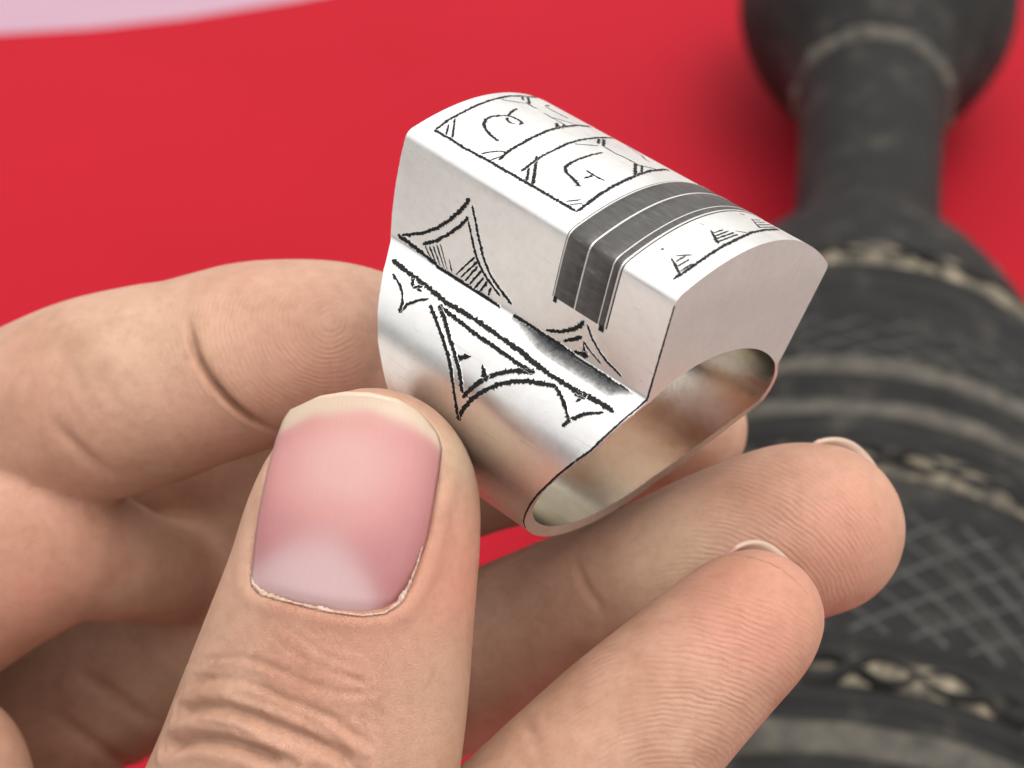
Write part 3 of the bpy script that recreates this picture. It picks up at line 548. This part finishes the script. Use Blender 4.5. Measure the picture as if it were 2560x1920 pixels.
# ------------------------------------------------------------------ the hand: one distance field, meshed as one continuous skin
def pt(x, y, d): return np.array([(x-1106)*d/FP, -(y-829.5)*d/FP, -d])
VOX = .42
G0 = np.array([-68., -70., -196.]); G1 = np.array([32., 12., -106.])
GN = np.ceil((G1-G0)/VOX).astype(int)+1
gx, gy, gz = [np.float32(G0[i]) + np.float32(VOX)*np.arange(GN[i], dtype=np.float32) for i in range(3)]
def catmull(N, per):
    N = np.array(N, float); P = np.vstack([2*N[0]-N[1], N, 2*N[-1]-N[-2]]); out = []
    for i in range(1, len(P)-2):
        for t in np.linspace(0, 1, per, endpoint=False):
            a, b, c, d = P[i-1:i+3]; out.append(.5*((2*b)+(-a+c)*t+(2*a-5*b+4*c-d)*t*t+(-a+3*b-3*c+d)*t**3))
    out.append(P[-2]); return np.array(out)
def chain(nodes, n=None, per=7, margin=4.5):
    """nodes: (x, y, depth, half width, thickness ratio). n: direction of the thickness"""
    Nn = [np.concatenate([pt(x, y, d), [r*d/FP, r*d/FP*q]]) for x, y, d, r, q in nodes]
    S = catmull(Nn, per); D = np.full(GN, 9.0, np.float32)
    n = np.array([0, 0, 1.]) if n is None else np.array(n, float)/np.linalg.norm(n)
    for A, B in zip(S[:-1], S[1:]):
        r = max(A[3], B[3]) + margin
        lo = np.clip(np.floor((np.minimum(A[:3], B[:3])-r-G0)/VOX).astype(int), 0, GN-1); hi = np.clip(np.ceil((np.maximum(A[:3], B[:3])+r-G0)/VOX).astype(int)+1, 0, GN)
        if (hi-lo <= 1).any(): continue
        X = gx[lo[0]:hi[0], None, None]; Y = gy[None, lo[1]:hi[1], None]; Z = gz[None, None, lo[2]:hi[2]]
        ab = (B-A)[:3]; L2 = float(ab @ ab)
        t = np.clip(((X-A[0])*ab[0] + (Y-A[1])*ab[1] + (Z-A[2])*ab[2])/L2, 0, 1).astype(np.float32)
        ex, ey, ez = X-A[0]-t*ab[0], Y-A[1]-t*ab[1], Z-A[2]-t*ab[2]
        en = ex*n[0]+ey*n[1]+ez*n[2]; e2 = ex*ex+ey*ey+ez*ez - en*en
        rx = A[3]+(B[3]-A[3])*t; rz = A[4]+(B[4]-A[4])*t
        k0 = np.sqrt(np.maximum(e2, 0)/(rx*rx)+en*en/(rz*rz)); 
        k1 = np.sqrt(np.maximum(e2, 0)/(rx**4)+en*en/(rz**4))
        dd = np.where(k0 > 1e-4, k0*(k0-1)/np.maximum(k1, 1e-5), -rz).astype(np.float32)
        v = D[lo[0]:hi[0], lo[1]:hi[1], lo[2]:hi[2]]; np.minimum(v, dd, out=v)
    return D
def smin(a, b, k):
    h = np.clip(.5+.5*(b-a)/k, 0, 1); return b*(1-h)+a*h - k*h*(1-h)
TH = [(330, 2330, 132, 380, .9), (470, 2120, 127, 360, .85), (590, 1880, 124, 345, .82), (650, 1720, 122.5, 332, .8), (682, 1600, 121.5, 318, .78), (712, 1480, 121, 302, .76), (737, 1370, 120.6, 285, .75), (760, 1270, 120.4, 270, .74),
      (780, 1180, 120.4, 257, .74), (795, 1100, 120.6, 243, .76), (803, 1060, 121.0, 222, .78), (806, 1035, 121.3, 195, .80)]
IX = [(-480, 1560, 155, 300, 1), (-250, 1300, 149, 280, 1), (-90, 1190, 145.5, 268, .95), (30, 1165, 144.3, 228, .92), (140, 1184, 145.5, 165, .9), (250, 1212, 149, 132, .9), (350, 1238, 154.5, 108, .9), (440, 1240, 160, 95, .9)]
IM = [(-130, 1080, 148, 230, 1), (-50, 995, 147.5, 222, 1), (50, 922, 145.5, 212, 1), (190, 868, 142.5, 222, .95), (310, 836, 140.7, 220, .95), (395, 812, 140, 209, .93), (470, 790, 139.6, 207, .93), (560, 766, 139.3, 203, .93), (700, 748, 138.8, 186, .9), (800, 758, 138.6, 170, .85), (865, 780, 138.3, 156, .85), (945, 823, 137.1, 149, .85), (1028, 880, 136.1, 132, .8)]
MD = [(-420, 1900, 172, 280, 1), (-170, 1700, 171, 240, 1), (60, 1545, 169, 222, 1), (245, 1432, 168, 212, 1), (420, 1315, 166.5, 206, 1), (570, 1215, 163.5, 202, .95), (800, 1075, 157, 188, .95), (1000, 992, 147.5, 172, .95), (1250, 948, 148.5, 160, .92), (1400, 930, 149, 150, .9), (1480, 922, 149, 138, .85)]
RG = [(260, 2250, 162, 260, 1), (420, 1960, 160, 225, 1), (540, 1770, 157, 205, 1), (690, 1625, 154, 190, 1), (860, 1510, 150, 182, 1), (1044, 1412, 145.4, 176, 1), (1230, 1330, 140.8, 174, .97), (1400, 1262, 137.0, 176, .95), (1560, 1200, 136.8, 188, .95), (1700, 1155, 136.3, 196, .93), (1765, 1144, 136.2, 188, .9)]
LT = [(640, 2330, 146, 260, 1), (840, 2080, 134, 225, 1), (1086, 1853, 127, 208, 1), (1266, 1681, 125.5, 202, .97), (1360, 1592, 125, 198, .95), (1446, 1508, 124.6, 186, .93), (1530, 1428, 124.4, 174, .92), (1600, 1362, 124.4, 165, .9), (1628, 1337, 124.4, 152, .88)]
PALM = [(-520, 1650, 172, 330, .8), (-380, 2000, 174, 380, .8), (-50, 2450, 168, 430, .8)]
PALM2 = [(300, 2380, 156, 330, .9), (640, 2450, 143, 300, .9), (200, 2750, 154, 420, .85)]
WEB = [(-500, 1600, 158, 300, .9), (-250, 1720, 146, 215, .9), (-150, 1690, 143, 215, .9), (-200, 1850, 142, 240, .9), (-560, 1900, 148, 330, .9), (-420, 2250, 138, 350, .9), (-60, 2480, 131, 370, .9), (330, 2400, 129, 370, .9)]
def build_field():
    fill = chain([(-300, 1350, 170, 260, .8), (0, 1200, 168, 240, .8), (230, 1090, 165, 220, .8), (450, 990, 162, 200, .8), (680, 930, 158, 170, .8), (900, 900, 156, 130, .8)], per=5)
    D = smin(smin(chain(IX, per=5, margin=6), fill, 2.0), chain(MD, n=(.3, .2, .9), margin=6), 2.2)
    D = smin(D, chain(IM), .5)
    rg = chain(RG, n=(-.1, -.25, .95)); D = smin(D, rg, .3)
    D = smin(D, chain(LT, n=(-.1, -.2, .95)), .25)
    th = chain(TH, n=(0.05, .02, 1)); D = smin(D, th, .25)
    p = smin(chain(PALM, per=5, margin=8), chain(PALM2, per=5, margin=8), 5)
    p = smin(p, chain(WEB, per=5, margin=6), 4)
    # palm joins the finger roots only outside the picture, with a soft blend
    return smin(D, p, 2.2), th
D, DTH = build_field()
def sample(Dv, P):
    q = (np.asarray(P)-G0)/VOX; i = np.clip(np.floor(q).astype(int), 0, GN-2); f = q-i; o = 0
    for a in (0, 1):
        for b in (0, 1):
            for c in (0, 1):
                o = o + Dv[i[:, 0]+a, i[:, 1]+b, i[:, 2]+c]*np.abs(1-a-f[:, 0])*np.abs(1-b-f[:, 1])*np.abs(1-c-f[:, 2])
    return o
def on_skin(xy, d0=108.0, Dv=None):                     # points on the skin met by sight lines
    Dv = D if Dv is None else Dv
    dirs = np.array([[(x-1106)/FP, -(y-829.5)/FP, -1.0] for x, y in xy]); t = np.full(len(dirs), d0)
    for _ in range(90): t = np.minimum(t + np.clip(sample(Dv, dirs*t[:, None])*.6, -1, 1.2), 195)
    return dirs*t[:, None]
def surface_nets(Dv):
    neg = Dv < 0; n = np.array(Dv.shape)
    s = np.zeros(n-1, np.int8)
    for a in (0, 1):
        for b in (0, 1):
            for c in (0, 1): s += neg[a:n[0]-1+a, b:n[1]-1+b, c:n[2]-1+c]
    act = (s > 0) & (s < 8); idx = np.full(act.shape, -1, np.int64); cells = np.argwhere(act); idx[act] = np.arange(len(cells))
    acc = np.zeros((len(cells), 3)); cnt = np.zeros(len(cells)); cor = [(a, b, c) for a in (0, 1) for b in (0, 1) for c in (0, 1)]
    val = {k: Dv[cells[:, 0]+k[0], cells[:, 1]+k[1], cells[:, 2]+k[2]].astype(float) for k in cor}
    for p in cor:
        for ax in range(3):
            if p[ax]: continue
            q = list(p); q[ax] = 1; q = tuple(q); a, b = val[p], val[q]; m = (a < 0) != (b < 0)
            t = np.where(m, a/np.where(m, a-b, 1), 0); e = np.array(p, float)[None].repeat(len(cells), 0); e[:, ax] += t
            acc += e*m[:, None]; cnt += m
    V = (cells + acc/cnt[:, None])*VOX + G0; Fq = []
    for ax in range(3):
        a = [slice(None)]*3; b = [slice(None)]*3; a[ax] = slice(0, -1); b[ax] = slice(1, None)
        na, nb = neg[tuple(a)], neg[tuple(b)]; E = np.argwhere(na != nb); u, v = [(1, 2), (2, 0), (0, 1)][ax]
        E = E[(E[:, u] > 0) & (E[:, v] > 0) & (E[:, u] < n[u]-1) & (E[:, v] < n[v]-1)]
        def cid(du, dv):
            c = E.copy(); c[:, u] -= du; c[:, v] -= dv; return idx[c[:, 0], c[:, 1], c[:, 2]]
        q = np.stack([cid(1, 1), cid(0, 1), cid(0, 0), cid(1, 0)], 1); f = na[E[:, 0], E[:, 1], E[:, 2]]
        q[~f] = q[~f][:, ::-1]; Fq.append(q)
    return V, np.vstack(Fq)
# close the field at the box walls so the skin is watertight where the wrist is cut
for ax in range(3):
    for e in (0, -1):
        sl_ = [slice(None)]*3; sl_[ax] = e; D[tuple(sl_)] = np.maximum(D[tuple(sl_)], .2)
HV, HF = surface_nets(D)
def vnormals(V, Fq):
    n = np.cross(V[Fq[:, 2]]-V[Fq[:, 0]], V[Fq[:, 3]]-V[Fq[:, 1]]); N = np.zeros_like(V)
    for k in range(4): np.add.at(N, Fq[:, k], n)
    return N/(np.linalg.norm(N, axis=1)[:, None]+1e-12)
def relax(V, Fq, it):
    for _ in range(it):
        S = np.zeros_like(V); c = np.zeros(len(V))
        for k in range(4):
            a, b = Fq[:, k], Fq[:, (k+1) % 4]
            np.add.at(S, a, V[b]); np.add.at(S, b, V[a]); np.add.at(c, a, 1); np.add.at(c, b, 1)
        V = V*.5 + .5*S/np.maximum(c, 1)[:, None]
    return V
HV = relax(HV, HF, 2)
# one split of every face where the camera-side detail needs it
def subdivide(V, Fq):
    E = np.sort(np.vstack([Fq[:, [k, (k+1) % 4]] for k in range(4)]), 1); key = E[:, 0]*len(V)+E[:, 1]
    uq, first, inv = np.unique(key, return_index=True, return_inverse=True); inv = inv.reshape(4, -1)
    em = (V[E[first, 0]]+V[E[first, 1]])/2; fm = V[Fq].mean(1); n = len(V); ne = len(em)
    e = [inv[k]+n for k in range(4)]; f = np.arange(len(Fq))+n+ne
    Q = [np.stack([Fq[:, k], e[k], f, e[(k+3) % 4]], 1) for k in range(4)]
    return np.vstack([V, em, fm]), np.vstack(Q)
HV, HF = subdivide(HV, HF); HV = relax(HV, HF, 2)
HN = vnormals(HV, HF); NV = len(HV)
PX = np.stack([1106+FP*HV[:, 0]/-HV[:, 2], 829.5-FP*HV[:, 1]/-HV[:, 2]], 1)
disp = np.zeros(NV)
def polyline_dist(P, L3, reach):
    lo, hi = L3.min(0)-reach, L3.max(0)+reach; m = np.where(((P > lo) & (P < hi)).all(1))[0]; best = np.full(len(m), 1e9)
    for a, b in zip(L3[:-1], L3[1:]):
        ab = b-a; t = np.clip((P[m]-a) @ ab/(ab @ ab+1e-12), 0, 1); best = np.minimum(best, np.linalg.norm(P[m]-a-t[:, None]*ab, axis=1))
    return m, best
def crease(xy, depth, width, ridge=.35, d0=108.0, taper=0, bulge=0):
    xy = np.array(xy, float); xy = catmull(xy, 6); L3 = on_skin(xy, d0); L3 = L3[(L3[:, 2] > -193)]
    if len(L3) < 2: return
    m, q = polyline_dist(HV, L3, max(width*5, 4.0 if bulge else 0))
    ends = np.minimum(np.linalg.norm(HV[m]-L3[0], axis=1), np.linalg.norm(HV[m]-L3[-1], axis=1)); fade = np.clip(ends/max(width*3, taper), .0, 1); fade = fade*fade*(3-2*fade)
    if bulge:                                             # the pad swells on the fingertip side of the crease
        k = np.argmin(((HV[m][:, None, :]-L3[None])**2).sum(2), 1); side = np.clip(.5+(HV[m, 0]-L3[k, 0])/1.2, 0, 1); f2 = np.clip(np.minimum(np.linalg.norm(HV[m]-L3[0], axis=1), np.linalg.norm(HV[m]-L3[-1], axis=1))/taper, 0, 1)
        bd = np.zeros((NV, 1)); bd[m, 0] = f2*bulge*side*np.exp(-((q-.8)/1.4)**2); disp[:] += relax(bd, HF, 10)[:, 0]
    disp[m] += fade*(-depth*np.exp(-(q/width)**2) + ridge*depth*np.exp(-((q-width*2)/(width*1.3))**2))
c7 = lambda L: [((380+x/1.6587)/1.1573, (920+y/1.6587)/1.1573) for x, y in L]
c5 = lambda L: [((x/2.212)/1.1573, (600+y/2.212)/1.1573) for x, y in L]
c6 = lambda L: [((x/2.4757)/1.1573, (1250+y/2.4757)/1.1573) for x, y in L]
c8 = lambda L: [((1100+x/1.7015)/1.1573, (1000+y/1.7015)/1.1573) for x, y in L]
# thumb knuckle folds
for L, dp, w in (([(112, 1425), (250, 1405), (400, 1440), (520, 1490), (650, 1540), (760, 1590), (860, 1650)], .52, .36),
                 ([(60, 1570), (200, 1540), (330, 1560), (450, 1600), (560, 1652)], .72, .42),
                 ([(160, 1300), (300, 1285), (420, 1310), (540, 1370), (700, 1430), (800, 1490), (880, 1560)], .16, .26),
                 ([(200, 1215), (330, 1200), (450, 1220), (560, 1270), (680, 1320), (800, 1350), (900, 1350)], .11, .22),
                 ([(330, 1350), (460, 1385), (600, 1440), (720, 1510), (800, 1580)], .12, .2), ([(240, 1250), (360, 1250), (470, 1290)], .06, .18),
                 ([(560, 1080), (640, 1130), (720, 1190), (850, 1240)], .06, .16), ([(500, 1110), (600, 1190), (740, 1260), (900, 1310)], .06, .17),
                 ([(700, 1600), (800, 1640), (900, 1700)], .15, .25), ([(430, 1500), (520, 1540), (640, 1600)], .14, .22), ([(180, 1470), (320, 1490), (430, 1530)], .12, .2),
                 ([(840, 1390), (930, 1420), (1000, 1480)], .06, .2), ([(640, 1090), (760, 1150), (900, 1180)], .05, .16), ([(410, 1120), (420, 1180), (400, 1230)], .04, .15)):
    crease(c7(L), dp, w)
for _ in range(46):                                      # short cross wrinkles over the knuckle
    x, y = random.uniform(200, 900), random.uniform(1230, 1640); a = random.choice((.45, -.9, .2)) + random.uniform(-.25, .25); l = random.uniform(40, 110)
    crease(c7([(x-l*math.cos(a), y-l*math.sin(a)), (x, y+random.uniform(-6, 6)), (x+l*math.cos(a), y+l*math.sin(a))]), random.uniform(.025, .06), .13, .2)
# index finger joint creases, finger creases in shadow
crease(c5([(1035, 370), (1045, 480), (1090, 640), (1180, 790), (1310, 930), (1440, 1020), (1560, 1080)]), 1.0, .26, .0, 128, 4.5, .3)
crease(c5([(220, 910), (330, 1050), (480, 1200), (600, 1300), (700, 1370)]), .35, .6, .0, 128, 4)
crease(c5([(560, 700), (600, 850), (660, 960)]), .12, .5, .1, 128); crease(c5([(400, 640), (430, 800), (500, 900)]), .10, .5, .1, 128)
crease(c5([(690, 680), (730, 800), (800, 920)]), .08, .5, .1, 128)
crease(c6([(430, 1010), (560, 1110), (700, 1210), (840, 1320), (1000, 1420)]), .4, .7, .0, 135, 4)
crease(c6([(250, 1250), (400, 1380), (560, 1500), (700, 1600), (800, 1680)]), .4, .7, .0, 135, 4)
crease(c8([(560, 640), (610, 780), (680, 880), (730, 960)]), .22, .4, .0, 124, 3)
crease(c8([(330, 1340), (400, 1440), (420, 1560)]), .15, .5, .0, 112, 3)
# nail bed of the thumb
NL = [(545, 1262), (547, 1220), (553, 1150), (565, 1080), (580, 1010), (597, 950), (612, 905), (640, 875), (690, 855), (745, 846), (800, 848), (860, 862), (905, 890), (940, 930), (955, 965), (950, 1020), (938, 1090), (925, 1160), (908, 1220), (890, 1265), (865, 1302), (830, 1322), (780, 1326), (720, 1318), (660, 1306), (600, 1290), (560, 1278)]
def poly_sd(P, poly):
    poly = np.array(poly, float); d = np.full(len(P), 1e9); ins = np.zeros(len(P), bool)
    for a, b in zip(poly, np.roll(poly, -1, 0)):
        ab = b-a; t = np.clip((P-a) @ ab/(ab @ ab), 0, 1); d = np.minimum(d, np.linalg.norm(P-a-t[:, None]*ab, axis=1))
        c = ((a[1] > P[:, 1]) != (b[1] > P[:, 1])); xx = (b[0]-a[0])*(P[:, 1]-a[1])/np.where(b[1] == a[1], 1e-9, b[1]-a[1])+a[0]; ins ^= c & (P[:, 0] < xx)
    return np.where(ins, -d, d)
near_ = (HV[:, 2] > -121.5) & (HN[:, 2] > .1) & (np.abs(PX[:, 0]-760) < 420) & (np.abs(PX[:, 1]-1080) < 420)
ii = np.where(near_)[0]; sd = poly_sd(PX[ii], NL)
rim = np.clip((PX[ii, 1]-930)/150, 0, 1)
disp[ii] += np.where(sd < 6, -.75*np.clip((6-sd)/20, 0, 1), 0) + rim*.20*np.exp(-((sd-22)/20.)**2)
HV2 = HV + HN*disp[:, None]
# ---- attributes: ridges of the finger pads, redness, wrinkles
def blob(x, y, r, d=None, d0=112.0):
    c = on_skin([(x, y)], d0)[0]; return np.exp(-(np.linalg.norm(HV-c, axis=1)/r)**2)
ridge = np.zeros(NV); prn = np.zeros(NV)
def prints(cx, cy, cd, px_, py_, r, d0):
    c = pt(cx, cy, cd); w = np.clip(1.6*np.exp(-(np.linalg.norm(HV-on_skin([(px_, py_)], d0)[0], axis=1)/r)**2)-.25, 0, 1)
    q = np.linalg.norm(HV-c, axis=1); m = w > prn; ridge[m] = q[m]; prn[m] = w[m]
prints(1440, 1860, 119, 1480, 1430, 8.5, 112); prints(1500, 1430, 131, 1690, 1110, 9.0, 118); prints(715, 690, 133, 590, 680, 8.0, 126)
prn *= .75 + .25*(PX[:, 0] > 900)
flush = .42*blob(1590, 1330, 6.5) + .48*blob(1800, 1190, 7) + .45*blob(760, 1380, 6) + .5*blob(1000, 1250, 6) + .4*blob(640, 860, 7, d0=126) + .4*blob(120, 1250, 9, d0=126) + .35*blob(450, 1560, 8, d0=130)
pale = .75*blob(1000, 985, 2.2) + .45*blob(1480, 1200, 4, d0=118) + .35*blob(960, 1500, 6) + .3*blob(300, 700, 7, d0=126) + .35*blob(420, 1450, 6, d0=130)
stain = .22*blob(158, 742, .9, d0=126) + .3*blob(150, 772, .6, d0=126) + .16*blob(185, 730, 1.0, d0=126) + .6*blob(404, 770, .28, d0=126)
wr = .45 + .55*np.clip((PX[:, 1]-1290)/60, 0, 1)*(PX[:, 0] < 1050)*(HV[:, 2] > -123)
HW = to_world(HV2); HO = HW.mean(0)
hand = mk('hand', HW-HO, HF, M['skin'], None, True, dict(ridge=ridge, print=prn, flush=np.clip(flush, 0, 1), pale=np.clip(pale, 0, 1), stain=np.clip(stain, 0, 1), wrinkle=wr))
hand.location = HO; tag(hand, 'left hand seen from the thumb side pinching the silver ring with thumb and fingers', 'hand')
# ---- thumb nail: plate over the bed, edges tucked under the skin
def interp_edge(L, v):
    L = np.array(L, float); s = np.concatenate([[0], np.cumsum(np.linalg.norm(np.diff(L, axis=0), axis=1))]); s /= s[-1]
    return np.stack([np.interp(v, s, L[:, 0]), np.interp(v, s, L[:, 1])], 1)
nv, nu = 49, 41
v = np.linspace(0, 1, nv); u = np.linspace(-1, 1, nu)
yl = 1290 + (850-1290)*v
left = [(540, 1300), (541, 1240), (551, 1150), (563, 1080), (578, 1010), (597, 945), (612, 905), (626, 885)]; right = [(868, 1318), (905, 1235), (925, 1160), (938, 1090), (950, 1020), (956, 970), (948, 940), (925, 908)]
Lp, Rp = interp_edge(left, v), interp_edge(right, v)
tipx = np.array([(626, 885), (690, 855), (745, 846), (800, 848), (860, 862), (905, 889), (925, 908)], float); tip = interp_edge(tipx, (u+1)/2)
base = interp_edge([(540, 1300), (600, 1318), (660, 1334), (720, 1345), (780, 1350), (830, 1342), (868, 1318)], (u+1)/2)
Vn = []; lun = []; fre = []; acr = []; bto = []
for i in range(nv):
    for j in range(nu):
        a = (u[j]+1)/2; p = Lp[i]*(1-a)+Rp[i]*a
        # Coons patch between the four outline curves
        q = tip[j]*v[i]+base[j]*(1-v[i]); cor = (1-v[i])*((1-a)*Lp[0]+a*Rp[0]) + v[i]*((1-a)*Lp[-1]+a*Rp[-1]); xy = p+q-cor
        d = 114.55 - .35*math.sin(math.pi*min(1, v[i]*1.05)) + (.55*max(0, .10-v[i])/.10) + 2.9*(1-math.sqrt(max(0, 1-.86*u[j]**2)))*(1-.12*v[i]) + .55*v[i]**2
        Vn.append(pt(xy[0], xy[1], d)); acr.append(u[j])
        bto.append(.9*math.exp(-((v[i]-.66)/.24)**2 - ((u[j]+.1)/.75)**2) + .1*v[i]); lv = .335 - .34*abs(u[j]+.12)**1.7 - .10*u[j]; lun.append(1/(1+math.exp(-(lv-v[i])*27)))
        fv = .905 - .03*u[j]**2*(1 if u[j] < 0 else 2.6) + .006*math.sin(9*u[j]+1); fre.append(1/(1+math.exp(-(v[i]-fv)*70)))
Vn = to_world(np.array(Vn)) - HO
nail = mk('nail', Vn, grid_faces(nv, nu, flip=True), M['nail'], hand, True, dict(lunula=lun, free_edge=fre, across=acr, bed_highlight=bto))
nail['label'] = 'broad pink thumb nail with a pale half moon and cream free edge'
sm = nail.modifiers.new('thickness', 'SOLIDIFY'); sm.thickness = .00042; sm.offset = -1
# ragged dry cuticle along the nail base
cu = []
bc = interp_edge([(538, 1225), (545, 1262), (566, 1284), (610, 1298), (665, 1312), (725, 1325), (785, 1332), (832, 1326), (862, 1306), (884, 1270), (902, 1225), (915, 1180)], np.linspace(0, 1, 150))
B3 = on_skin([(x, y) for x, y in bc], 108.0, DTH); m = 5
for i, (p, xy) in enumerate(zip(B3, bc)):
    s = i/149; w = (.07+.26*max(0, math.sin(7*s+1.0)*.6+.45*math.sin(19*s)+.25)*math.sin(math.pi*min(1, s*1.15)))*(.6+.8*random.random()); inn = np.array([725, 1150.])-xy; inn /= np.linalg.norm(inn)
    for q in range(m):
        t = -1+2*q/(m-1); o = p + np.array([inn[0], -inn[1], 0])*(t*w+.08) ; o[2] += .20*math.sqrt(max(0, 1-t*t)) + .02 + (.10*(random.random()-.5))
        cu.append(o)
cuo = mk('cuticle', to_world(np.array(cu))-HO, grid_faces(150, m, flip=True), M['cuticle'], hand)
# ---- nails of the ring finger and the little finger, seen edge-on behind the fingertips
def back_nail(c, axis, nrm, r, rn, ln, over, lab, ang=1.15):
    c = np.array(c); axis = np.array(axis, float); axis /= np.linalg.norm(axis); nrm = np.array(nrm, float); nrm -= axis*(nrm @ axis); nrm /= np.linalg.norm(nrm); lat = np.cross(axis, nrm)
    V = []; fe = []; n, m = 26, 25
    for i in range(n):
        s = i/(n-1)
        for j in range(m):
            w = -1+2*j/(m-1); a = w*ang; lim = over - (over*.42)*abs(w)**2.6
            x = -ln + (ln+lim)*s; k = 1 - .10*max(0, x/over)**2 if over > 0 else 1
            V.append(c + axis*x + nrm*math.cos(a)*rn*k + lat*math.sin(a)*r*k); fe.append(.85/(1+math.exp(-(x-over*.55)*5)))
    o = mk('nail', to_world(np.array(V))-HO, grid_faces(n, m), M['nail'], hand, True, dict(free_edge=fe, lunula=[0]*len(V), across=[0]*len(V), bed_highlight=[.5]*len(V)))
    o['label'] = lab; s_ = o.modifiers.new('thickness', 'SOLIDIFY'); s_.thickness = .0003; s_.offset = 0
back_nail(pt(1765, 1144, 136.2), (.82, .56, .0), (.42, .36, -.83), 5.4, 5.4, 7.0, 6.7, 'short pale nail edge behind the ring fingertip')
back_nail(pt(1628, 1337, 124.4), (.72, .69, .02), (.22, .40, -.88), 4.3, 4.0, 5.0, 4.4, 'thin pale nail edge behind the little fingertip')
